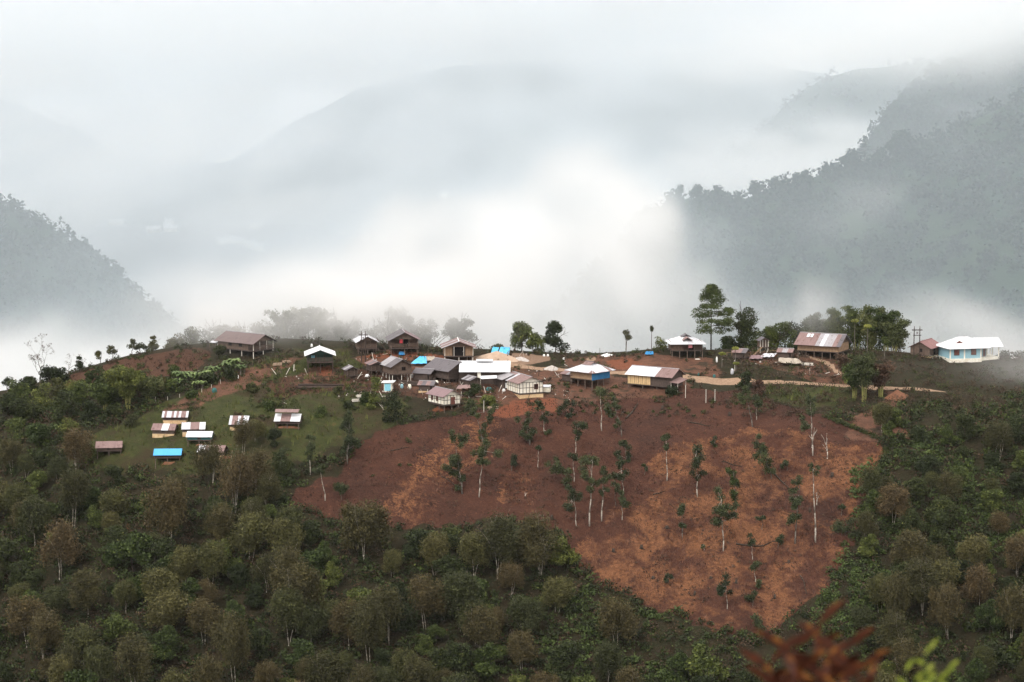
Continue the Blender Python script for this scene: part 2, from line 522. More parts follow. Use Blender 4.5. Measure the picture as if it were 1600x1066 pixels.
# ------------------------------------------------------------------ leaves, trunks and crowns
def foliage_mat(name, a, b, c=None, hue=.06):
    s = NT(name)
    tone = s.attr('tone')
    rnd = s.n('ShaderNodeObjectInfo').outputs['Random']
    col = s.mix(s.mapr(tone, .15, .85), a, b)
    if c is not None:
        col = s.mix(s.mapr(tone, .80, .92), col, c)
    h = s.n('ShaderNodeHueSaturation')
    s.l(s.mapr(rnd, 0, 1, .5 - hue * .5, .5 + hue * .25), h.inputs['Hue'])
    s.l(s.mapr(rnd, 1, 0, .38, .86), h.inputs['Value'])
    h.inputs['Saturation'].default_value = 1.0
    s.l(col, h.inputs['Color'])
    return s.finish(h.outputs[0], .7, spec=.25)

def bark_mat(name, a, b, scale=3.0):
    s = NT(name)
    tc = s.n('ShaderNodeTexCoord').outputs['Object']
    n = s.noise(scale, 4, .65, tc, 1)
    return s.finish(s.mix(s.mapr(n, .42, .62), a, b), .9, n, .5, .05, spec=.1)

F_BIRCH = foliage_mat('birch_leaves', (.040, .038, .012), (.135, .120, .036), None, .10)
F_OLIVE = foliage_mat('olive_leaves', (.036, .042, .012), (.135, .142, .040), None, .08)
F_DARK = foliage_mat('dark_leaves', (.014, .023, .006), (.058, .082, .018), (.18, .20, .05), .05)
F_MID = foliage_mat('mid_leaves', (.030, .050, .011), (.130, .175, .034), (.28, .32, .07), .07)
F_BRIGHT = foliage_mat('bright_leaves', (.080, .120, .030), (.170, .230, .055), (.28, .32, .09), .05)
F_BAMBOO = foliage_mat('bamboo_leaves', (.060, .080, .026), (.135, .155, .050), (.20, .20, .07), .05)
F_BLUE = foliage_mat('tuft_leaves', (.030, .044, .017), (.078, .104, .036), (.14, .16, .05), .04)
F_YELLOW = foliage_mat('yellow_leaves', (.26, .29, .06), (.42, .44, .11), None, .03)
F_BROWN = foliage_mat('dry_leaves', (.070, .042, .024), (.130, .082, .045), (.18, .13, .07), .05)
F_HILL = foliage_mat('hill_woods', (.016, .034, .019), (.044, .068, .034), None, .02)
F_BANANA = foliage_mat('banana_leaves', (.10, .16, .05), (.22, .30, .10), None, .03)
B_PALE = bark_mat('pale_bark', (.54, .50, .44), (.26, .22, .18))
B_BIRCH = bark_mat('birch_bark', (.50, .45, .38), (.19, .16, .13))
B_FIELD = bark_mat('weathered_bark', (.40, .36, .31), (.20, .165, .135))
B_GREY = bark_mat('grey_bark', (.16, .14, .12), (.09, .078, .066))
B_DARK = bark_mat('dark_bark', (.060, .046, .036), (.035, .027, .022))

def leaf_quads(P, size, rs, up=0.0, long_=1.5, droop=None):
    """P (n,3) leaf centres -> vertices and quads; each leaf lies at its own angle"""
    n = len(P)
    a = rs.normal(size=(n, 3)); a[:, 2] *= (1 - up)
    if droop is not None: a = a * .5 + np.asarray(droop)
    a /= np.linalg.norm(a, axis=1, keepdims=True) + 1e-9
    b = rs.normal(size=(n, 3))
    b -= a * (a * b).sum(1, keepdims=True); b /= np.linalg.norm(b, axis=1, keepdims=True) + 1e-9
    s = size * rs.uniform(.6, 1.35, (n, 1))
    l = a * s * long_ * .5; w_ = b * s * .5
    V = np.stack([P - l, P + w_ * .9 + l * .1, P + l, P - w_ * .9 + l * .1], 1).reshape(-1, 3)
    F = np.arange(4 * n).reshape(n, 4)
    return V, F

def blob_points(c, r, n, rs, shell=.42):
    v = rs.normal(size=(n, 3)); v /= np.linalg.norm(v, axis=1, keepdims=True)
    rad = rs.rand(n, 1) ** shell * rs.uniform(.86, 1.10, (n, 1))
    return np.asarray(c) + v * rad * np.asarray(r)

def leaf_mesh(name, P, size, mat, parent=None, rs=None, loc=None, **k):
    rs = rs or NR
    V, F = leaf_quads(P, size, rs, **k)
    n = len(P)
    # neighbouring leaves share a tone: sprays of lighter and darker leaf
    t = .55 * vnoise(P[:, 0] * 1.1 + 31, P[:, 1] * 1.1, P[:, 2] * 1.1) + .45 * rs.rand(n)
    return mesh_np(name, V, F, mat, parent, attrs={'tone': ('FACE', t)}, loc=loc)

def limb(M, p, d, L, r, rs, depth, ends, bend=.25, spread=.7, up=.15, taper=.62, kids=(2, 3), m=0):
    """a tapering, bending limb that forks; the ends of the last forks are collected"""
    p = np.array(p, float); d = np.array(d, float); d /= np.linalg.norm(d)
    n = 4 if depth > 1 else 3
    for i in range(n):
        d2 = d + rs.normal(size=3) * bend / n + np.array([0, 0, up / n]); d2 /= np.linalg.norm(d2)
        q = p + d2 * L / n
        r1 = r * (1 - (1 - taper) / n)
        M.bar(p, q, r, r1, n=5 if r > .06 else 4, m=m)
        p, d, r = q, d2, r1
        if depth > 0 and i >= n // 2 and rs.rand() < .5:
            side = rs.normal(size=3); side -= d * (side @ d); side /= np.linalg.norm(side) + 1e-9
            dd = d * .6 + side * spread
            limb(M, p, dd, L * rs.uniform(.45, .7), r * .6, rs, depth - 1, ends, bend, spread, up, taper, kids, m)
    if depth <= 0:
        ends.append(p); return
    for _ in range(rs.randint(kids[0], kids[1] + 1)):
        side = rs.normal(size=3); side -= d * (side @ d); side /= np.linalg.norm(side) + 1e-9
        dd = d + side * spread * rs.uniform(.6, 1.2)
        limb(M, p, dd, L * rs.uniform(.55, .8), r * .72, rs, depth - 1, ends, bend, spread, up, taper, kids, m)

TREE_META = []      # (object, look, photograph column, photograph row)
def root_of(name, loc=(0, 0, 0), rz=0.0):
    return empty(name, loc, rz)

def birch(H=11.0, Wd=3.6, seed=0, stems=2, mat=None, n=5200, leaf=.17):
    rs = np.random.RandomState(seed)
    r = root_of('birch_tree')
    M = Mesh(); ends = []
    for k in range(stems):
        a = rs.rand() * 6.28
        lean = .07 if stems > 1 else .02
        limb(M, (math.cos(a) * .25 * (stems > 1), math.sin(a) * .25 * (stems > 1), -1.0), (math.cos(a) * lean, math.sin(a) * lean, 1), H * .50, .072, rs, 2, ends, .2, .42, .3, .5, (1, 2))
    M.build('trunk', B_BIRCH, r, True)
    c = []
    hh = H * .37
    n = int(n * 1.7)
    tops = [(rs.uniform(-.68, .68) * Wd, rs.uniform(-.68, .68) * Wd, H - hh + rs.uniform(-.85, .6) * hh * .8) for _ in range(12)]
    for q in tops:
        rr = Wd * rs.uniform(.30, .58)
        c.append(blob_points(q, (rr, rr, rr * 1.5), n // 16, rs, .6))
    e = blob_points((0, 0, 0), (1, 1, 1), n // 4, rs, .55)
    k = 1 - .35 * np.clip(e[:, 2:3], 0, 1)
    c.append(np.concatenate([e[:, :2] * Wd * 1.02 * k, H - hh + e[:, 2:3] * hh], 1))
    P = np.concatenate(c) + rs.normal(size=(sum(len(q) for q in c), 3)) * .16
    P = P[(P[:, 2] > H * .24)]
    leaf_mesh('crown', P, leaf, mat or F_BIRCH, r, rs, long_=2.2)
    return r

def broadleaf(H=8.0, Wd=3.2, seed=0, mat=None, n=4200, leaf=.27, lumps=11, name='broadleaf_tree', flat=1.0, bark=None, clear=.25):
    rs = np.random.RandomState(seed)
    r = root_of(name)
    M = Mesh(); ends = []
    limb(M, (0, 0, -.8), (rs.uniform(-.1, .1), rs.uniform(-.1, .1), 1), H * .5, .05 + H * .016, rs, 2, ends, .35, .8, .2, .6)
    M.build('trunk', bark or B_DARK, r, True)
    c = []
    for k in range(lumps):
        a = rs.rand() * 6.28; q = math.sqrt(rs.rand()) * .68 * Wd
        z = H * (clear + (.92 - clear) * rs.rand() ** .8)
        taper = 1 - .55 * max(0, (z / H - .45) / .55)
        rr = Wd * rs.uniform(.36, .56)
        c.append(blob_points((math.cos(a) * q * taper, math.sin(a) * q * taper, z - rr * .3), (rr, rr, rr * .72 * flat), n // lumps, rs, .33))
    leaf_mesh('crown', np.concatenate(c), leaf, mat or F_DARK, r, rs)
    return r

def pine(H=9.5, Wd=3.0, seed=0, mat=None, n=3600, clear=.38, name='pine_tree', pointed=.4):
    rs = np.random.RandomState(seed)
    r = root_of(name)
    M = Mesh()
    M.bar((0, 0, -1), (.1, 0, H * .97), .18, .04, 7)
    c = []
    L = 10
    for k in range(L):
        t = k / (L - 1)
        z = H * (clear + (1 - clear) * t * .98)
        rad = Wd * (math.sin(math.pi * min(1, .22 + t * .80)) ** pointed) * (1.05 - .75 * t ** 2)
        for j in range(rs.randint(5, 9)):
            a = rs.rand() * 6.28; q = rad * rs.uniform(.45, 1.0)
            e = (math.cos(a) * q, math.sin(a) * q, z + rs.uniform(-.2, .3))
            M.bar((0.05, 0, z - .3), e, .05, .02, 4)
            rr = Wd * rs.uniform(.24, .38)
            c.append(blob_points(e, (rr, rr, rr * .5), max(30, n // (L * 3)), rs, .5))
    M.build('trunk', B_DARK, r, True)
    leaf_mesh('crown', np.concatenate(c), .2, mat or F_DARK, r, rs)
    return r

def bamboo(H=8.0, Wd=3.2, seed=0, culms=16, n=5200, mat=None, leaf=.22):
    rs = np.random.RandomState(seed)
    r = root_of('bamboo_clump')
    M = Mesh(); P = []
    for k in range(culms):
        a = rs.rand() * 6.28; out = Wd * rs.uniform(.15, 1.0); h = H * rs.uniform(.62, 1.0)
        b = np.array([math.cos(a) * .4, math.sin(a) * .4, -.5]); last = b
        T = np.linspace(0, 1, 9)[1:]
        for t in T:
            dz = h * (math.sin(t * math.pi * .56) / math.sin(math.pi * .5)) * .98
            q = b + np.array([math.cos(a) * out * t ** 2.2, math.sin(a) * out * t ** 2.2, dz])
            M.bar(last, q, .05 * (1.1 - t * .8), .05 * (1.05 - t * .85), 4)
            if t > .25:
                m_ = int(n / culms / 7)
                rr = .45 + .65 * math.sin(min(1, t) * math.pi * .8)
                P.append(blob_points(q, (rr, rr, rr * .9), m_, rs, .6))
            last = q
    M.build('culm', bark_mat('culm_skin', (.20, .22, .07), (.30, .26, .10)) if 'culm_skin' not in bpy.data.materials else bpy.data.materials['culm_skin'], r)
    leaf_mesh('crown', np.concatenate(P), leaf, mat or F_BAMBOO, r, rs, long_=2.4, droop=(0, 0, -.35))
    return r

def bare_tree(H=9.0, seed=0, mat=None, depth=4, r0=.13, spread=.75, lean=(0, 0), name='bare_tree', leaves=0):
    rs = np.random.RandomState(seed)
    r = root_of(name)
    M = Mesh(); ends = []
    limb(M, (0, 0, -.8), (lean[0], lean[1], 1), H * .42, r0, rs, depth, ends, .4, spread, .1, .6)
    M.build('trunk', mat or B_GREY, r, True)
    if leaves:
        P = np.concatenate([blob_points(e, (.35, .35, .3), leaves, rs) for e in ends])
        leaf_mesh('crown', P, .14, F_BROWN, r, rs)
    return r

def banana(seed=0, H=.9, nl=12, k=4):
    rs = np.random.RandomState(seed)
    r = root_of('banana_plant')
    M = Mesh(); V = []; F = []; tone = []
    for s_ in range(k):
        ox, oy = rs.uniform(-1.3, 1.3), rs.uniform(-1.3, 1.3)
        h = H * rs.uniform(.7, 1.1)
        M.bar((ox, oy, -.5), (ox, oy, h), .14, .08, 6)
        for j in range(nl):
            a = rs.rand() * 6.28; L = rs.uniform(1.3, 2.1); w_ = rs.uniform(.18, .3); rise = rs.uniform(.5, 1.1)
            d = np.array([math.cos(a), math.sin(a), 0]); sd_ = np.array([-math.sin(a), math.cos(a), 0])
            b = len(V); S = 6
            for i in range(S + 1):
                t = i / S
                c = np.array([ox, oy, h]) + d * L * t * .8 + np.array([0, 0, rise * math.sin(t * 2.3) - .25 * t])
                ww = w_ * math.sin(math.pi * (.12 + .86 * t)) + .02
                V += [c - sd_ * ww + np.array([0, 0, .05]), c + sd_ * ww + np.array([0, 0, .05])]
            for i in range(S):
                q = b + 2 * i
                F.append((q, q + 1, q + 3, q + 2)); tone.append(rs.rand())
    M.build('stem', B_GREY, r)
    mesh_np('crown', np.array(V), np.array(F), F_BANANA, r, attrs={'tone': ('FACE', tone)})
    return r

def papaya(seed=0, H=3.0, Wd=.9, mat=None, flat=.35, n=420, tufts=1, droop=False, name='papaya_tree'):
    rs = np.random.RandomState(seed)
    r = root_of(name)
    M = Mesh(); P = []
    for k in range(tufts):
        a = rs.rand() * 6.28
        top = (math.cos(a) * .5 * (k > 0) * Wd * 1.6, math.sin(a) * .2 * (k > 0), H * (1 - .22 * k))
        M.bar((0, 0, -.5), (top[0] * .3, top[1] * .3, H * .5), .09, .07, 5)
        M.bar((top[0] * .3, top[1] * .3, H * .5), top, .07, .05, 5)
        for j in range(14):
            b = rs.rand() * 6.28
            M.bar(top, (top[0] + math.cos(b) * Wd * .7, top[1] + math.sin(b) * Wd * .7, top[2] + (.1 if not droop else -.25)), .015, .01, 3)
        P.append(blob_points((top[0], top[1], top[2] - (.25 if droop else 0)), (Wd, Wd, Wd * flat), n // tufts, rs, .5))
    M.build('trunk', B_GREY, r)
    leaf_mesh('crown', np.concatenate(P), .17, mat or F_YELLOW, r, rs, long_=2.0, droop=(0, 0, -.6) if droop else None)
    return r

def set_at(o, p, s=1.0, rz=None, sink=0.0):
    o.location = (p[0], p[1], p[2] - sink)
    o.scale = (s, s, s) if isinstance(s, (int, float)) else s
    if rz is not None: o.rotation_euler = (0, 0, rz)
    return o

# ------------------------------------------------------------------ the wood below the village: every tree a thing
def build_forest():
    protos = {'birch': [birch(10.5, 3.3, 1, 2), birch(11.5, 3.7, 2, 3), birch(9.0, 2.9, 3, 1), birch(12.0, 3.5, 4, 2), birch(9.5, 3.2, 5, 2)],
              'olive': [birch(9.0, 3.1, 6, 2, F_OLIVE, 5600, .19), birch(10.0, 3.4, 7, 2, F_OLIVE, 5600, .19), birch(8.0, 3.0, 8, 1, F_OLIVE, 5000, .19)],
              'dark': [broadleaf(7.5, 3.4, 11, F_DARK), broadleaf(6.5, 3.8, 12, F_DARK, 4600), broadleaf(8.5, 3.2, 13, F_DARK), broadleaf(5.5, 3.0, 14, F_DARK, 3600)],
              'green': [broadleaf(6.5, 3.2, 15, F_MID), broadleaf(5.5, 3.4, 16, F_MID, 4000, .32), broadleaf(7.5, 3.0, 17, F_MID)]}
    used = set()
    looks = {'birch': ('airy brown-olive birch', 'birch tree'),
             'olive': ('soft green birch', 'birch tree'),
             'dark': ('dense dark round tree', 'tree'),
             'green': ('leafy mid-green tree', 'tree')}
    fixed = [  # centre of the foot, kind, scale   (as read on the photograph)
        (95, 905, 'birch', 1.0), (265, 865, 'birch', 1.05), (572, 880, 'birch', 1.15), (780, 905, 'birch', 1.05), (843, 905, 'birch', 1.1),
        (465, 985, 'birch', 1.2), (45, 1010, 'birch', 1.05), (130, 1040, 'olive', 1.0), (365, 1075, 'birch', 1.0), (320, 1010, 'birch', .9),
        (250, 965, 'olive', .9), (340, 830, 'olive', .8), (390, 880, 'olive', 1.0), (720, 985, 'olive', 1.1), (665, 985, 'birch', .9), (605, 1010, 'birch', 1.0),
        (680, 900, 'olive', .75), (740, 905, 'olive', .9), (650, 870, 'dark', 1.0), (700, 860, 'dark', .8), (820, 1000, 'olive', .9), (575, 1040, 'birch', 1.0),
        (965, 1020, 'birch', .95), (870, 960, 'olive', .8), (880, 1075, 'dark', 1.0), (1100, 1090, 'green', 1.25), (1060, 1080, 'green', 1.0), (210, 900, 'green', 1.2), (175, 885, 'green', .8),
        (1425, 900, 'birch', 1.0), (1440, 960, 'birch', 1.0), (1530, 960, 'birch', .95), (1400, 985, 'birch', .8), (1480, 1000, 'birch', .9), (1375, 960, 'olive', .7), (1560, 1050, 'dark', 1.1), (1590, 990, 'green', .9),
        (1520, 905, 'olive', .9), (1590, 900, 'birch', .9), (1470, 830, 'dark', .9), (1430, 790, 'dark', .8), (1550, 800, 'green', .8), (1590, 780, 'dark', .8), (1500, 760, 'green', .7),
        (1560, 720, 'birch', .8), (1480, 700, 'green', .6), (1450, 745, 'dark', .7), (1400, 800, 'dark', .55), (1510, 690, 'dark', .7), (1585, 690, 'dark', .8),
        (60, 700, 'green', .75), (30, 665, 'dark', .8), (120, 745, 'birch', .8), (180, 765, 'dark', .7), (60, 770, 'green', .7), (20, 740, 'birch', .8),
        (330, 760, 'birch', .8), (230, 800, 'green', .6), (150, 830, 'green', .7), (40, 840, 'birch', .85), (400, 770, 'birch', .75), (380, 715, 'birch', .6), (440, 745, 'dark', .6),
        (430, 700, 'dark', .5), (400, 690, 'olive', .5), (560, 860, 'olive', .85), (490, 850, 'dark', .8), (450, 860, 'olive', .8), (420, 820, 'green', .6), (340, 900, 'green', .8), (520, 920, 'green', .7)]
    spots = [(x, y, k, s_) for x, y, k, s_ in fixed]
    P2 = [tuple(hit(x, y)[:2]) for x, y, _, _ in spots]
    field = plan(FIELD)
    rs = random.Random(31)
    tries = 0
    while len(spots) < 350 and tries < 30000:
        tries += 1
        x = rs.uniform(-90, 1690); y = rs.uniform(735, 1215)
        if x > 1330: y = rs.uniform(650, 1215)
        if y > 1130 and rs.random() < .35: continue
        p = hit(x, y)
        if in_poly(np.array([x]), np.array([y - 4]), FIELD)[0] : continue
        # keep crowns off the field: nothing tall right below it
        if 880 < x < 1330 and y < 1075: continue
        if 420 < x < 900 and y < 862: continue
        if 1180 < x < 1345 and y < 1120: continue
        if 120 < x < 480 and y < 790: continue
        if x > 1300 and y < 720 and rs.random() < .6: continue
        md = min((p.x - a) ** 2 + (p.y - b) ** 2 for a, b in P2)
        if md < 2.7 ** 2: continue
        k = rs.choices(['birch', 'olive', 'dark', 'green'], [.30, .22, .22, .26])[0]
        s_ = rs.uniform(.52, 1.0)
        if y < 800: s_ *= .75
        spots.append((x, y, k, s_)); P2.append((p.x, p.y))
    for x, y, k, s_ in spots:
        lst = protos[k]
        j = rs.randrange(len(lst))
        pr = lst[j]
        if (k, j) not in used: o = pr; used.add((k, j))
        else: o = copy_tree(pr)
        p = hit(x, y)
        set_at(o, p, (s_ * rs.uniform(.9, 1.12), s_ * rs.uniform(.9, 1.12), s_ * rs.uniform(.9, 1.1)), rs.random() * 6.28, .2)
        TREE_META.append((o, looks[k][0], looks[k][1], x, y, 'trees of the wood below the village'))

# ------------------------------------------------------------------ trees left standing on the cleared field
# foot (column,row), leaf tufts (column,row,radius in px), trunk: p pale, d dark
FT = [((940, 674), [(938, 612, 9)], 'p'), ((972, 683), [(958, 628, 8), (959, 647, 8), (964, 665, 6)], 'd'),
      ((899, 708), [(903, 665, 10), (902, 680, 7)], 'p'), ((979, 722), [(976, 697, 8), (965, 710, 6), (979, 712, 6)], 'p'),
      ((897, 754), [(895, 715, 7)], 'p'), ((888, 764), [(866, 727, 8), (884, 742, 10), (876, 733, 8)], 'd'),
      ((921, 822), [(926, 718, 6), (923, 735, 12), (927, 756, 9), (918, 744, 8)], 'p'), ((940, 814), [(944, 733, 7), (942, 755, 8), (944, 766, 6)], 'p'),
      ((901, 824), [(893, 782, 11), (896, 772, 8)], 'p'), ((974, 773), [(971, 735, 10), (970, 728, 7)], 'p'),
      ((972, 813), [(972, 782, 9)], 'p'), ((961, 790), [(961, 763, 7)], 'd'), ((1042, 752), [(1041, 690, 8), (1042, 700, 4)], 'p'),
      ((1090, 777), [(1087, 713, 12), (1092, 742, 8), (1088, 722, 8)], 'p'), ((1206, 748), [(1182, 693, 8), (1190, 702, 8), (1189, 717, 10), (1198, 728, 9)], 'd'),
      ((1150, 800), [(1146, 738, 7), (1148, 752, 8), (1150, 775, 8)], 'd'), ((1130, 862), [(1127, 780, 11), (1139, 798, 9), (1124, 812, 11), (1148, 808, 8), (1132, 790, 9)], 'p'),
      ((1066, 843), [(1066, 795, 8), (1062, 818, 6)], 'd'), ((1176, 875), [(1174, 848, 7)], 'p'), ((1180, 910), [(1178, 886, 8)], 'p'),
      ((1216, 858), [(1216, 845, 7)], 'd'), ((1242, 850), [(1250, 755, 8), (1244, 778, 9), (1240, 805, 10), (1240, 790, 7)], 'd'),
      ((1191, 828), [(1191, 809, 5)], 'd'), ((1136, 952), [(1134, 914, 10), (1133, 922, 8)], 'p'), ((1177, 948), [(1176, 935, 8)], 'd'), ((1186, 921), [(1185, 914, 6)], 'd'),
      ((1186, 992), [(1186, 977, 10)], 'd'), ((1046, 912), [(1042, 902, 6)], 'd'), ((1315, 806), [(1316, 792, 5)], 'd'), ((1322, 838), [(1320, 826, 12), (1328, 832, 8)], 'd'),
      ((1274, 848), [(1270, 733, 7)], 'p'), ((1176, 668), [(1160, 618, 8), (1163, 610, 6)], 'd'), ((1182, 656), [(1182, 628, 9)], 'p'),
      ((756, 694), [(736, 632, 9), (742, 645, 7), (750, 668, 7), (758, 680, 7), (770, 640, 7), (766, 655, 6)], 'd'),
      ((748, 778), [(757, 705, 12), (755, 718, 9), (751, 710, 9)], 'p'), ((722, 772), [(709, 685, 8), (723, 693, 9), (713, 718, 11), (701, 730, 9), (719, 752, 9), (708, 740, 8)], 'd'),
      ((800, 737), [(800, 720, 8)], 'd'), ((828, 696), [(820, 655, 8), (828, 675, 9), (825, 685, 8)], 'd'), ((851, 677), [(846, 637, 7), (850, 652, 7), (857, 676, 5)], 'p'),
      ((543, 726), [(547, 650, 8), (540, 667, 10), (551, 690, 10), (541, 703, 10), (556, 695, 7)], 'd'), ((485, 742), [(484, 682, 6), (486, 704, 9), (481, 712, 7)], 'p'),
      ((508, 783), [(499, 730, 6), (500, 738, 5)], 'p'), ((533, 782), [(532, 766, 9), (528, 758, 7)], 'd'), ((886, 655), [(885, 640, 9), (891, 644, 6)], 'd'),
      ((840, 732), [(842, 700, 4)], 'p'), ((1270, 712), [(1268, 645, 6), (1256, 660, 8), (1266, 628, 8)], 'p'), ((440, 748), [(440, 712, 9), (425, 738, 9), (452, 736, 9)], 'd'),
      ((1118, 700), [(1116, 690, 5)], 'd'), ((1008, 742), [(1008, 730, 4)], 'd'), ((1100, 860), [(1099, 852, 3)], 'p'), ((1230, 735), [(1228, 722, 6)], 'd')]

def build_field_trees():
    rs = np.random.RandomState(77)
    for (bx, by), tufts, bk in FT:
        b = hit(bx, by)
        r = root_of('pollarded_tree', b)
        M = Mesh(); P = []
        Y = b.y
        pts = sorted(tufts, key=lambda t: -t[1])
        top = min(tufts, key=lambda t: t[1])
        # the stem: from the foot up through the tufts, with a kink or two
        tp = Vector(at(top[0], top[1], Y)) - b
        path = [Vector((0, 0, -.5))]
        for k in range(1, 6):
            t = k / 5
            j = .16 * math.sin(k * 2.1 + bx) * (1 - t)
            path.append(Vector((tp.x * t ** 1.3 + j, j * .5, tp.z * t)))
        r0 = .042 + .009 * tp.z
        for i in range(5):
            M.bar(path[i], path[i + 1], r0 * (1 - i * .15), r0 * (1 - (i + 1) * .15), 6)
        for tx, ty, tr in tufts:
            c = Vector(at(tx, ty, Y)) - b + Vector((0, rs.uniform(-.5, .5), 0))
            rad = tr / FPX * Y * 1.2
            # branch from the stem
            t = np.clip((c.z - .8) / max(tp.z, .5), .1, .95)
            q = Vector((tp.x * t ** 1.3, 0, tp.z * t))
            if (c - q).length > .25: M.bar(q, c, r0 * .55, r0 * .3, 5)
            for _ in range(4):
                e = c + Vector(rs.normal(size=3)) * rad * .5
                M.bar(c, e, r0 * .3, r0 * .12, 4)
                P.append(blob_points(e, (rad * .66, rad * .66, rad * .62), int(40 + 120 * min(rad, 1.6) ** 2), rs, .7))
        M.build('trunk', B_FIELD if bk == 'p' else B_GREY, r, True)
        leaf_mesh('crown', np.concatenate(P), .17, F_BLUE if (bx, by) != (1150, 800) else F_MID, r, rs, long_=1.8)
        n = len(tufts)
        nm = {1: 'one tuft', 2: 'two tufts', 3: 'three tufts', 4: 'four tufts', 5: 'five tufts', 6: 'six tufts'}[n]
        TREE_META.append((r, ('pale' if bk == 'p' else 'dark') + ' lopped tree with ' + nm, 'tree', bx, by, 'lopped trees left on the cleared field'))
    # bare pale stems
    for (bx, by, h, sd_, lean) in [(1291, 718, 7.6, 3, (0, 0)), (1268, 700, 6.5, 5, (.08, 0)), (1276, 790, 4.5, 8, (.05, 0)), (820, 776, 2.2, 12, (.1, 0)), (1553, 712, 8.5, 14, (0, 0)), (1335, 638, 2.0, 15, (.2, 0)), (600, 640, 3.2, 21, (-.1, 0))]:
        b = hit(bx, by)
        o = bare_tree(h, sd_, B_PALE, 1, .10, .35, lean, 'dead_tree')
        set_at(o, b)
        TREE_META.append((o, 'bare white dead stem', 'dead tree', bx, by, 'bare dead stems on the slope'))

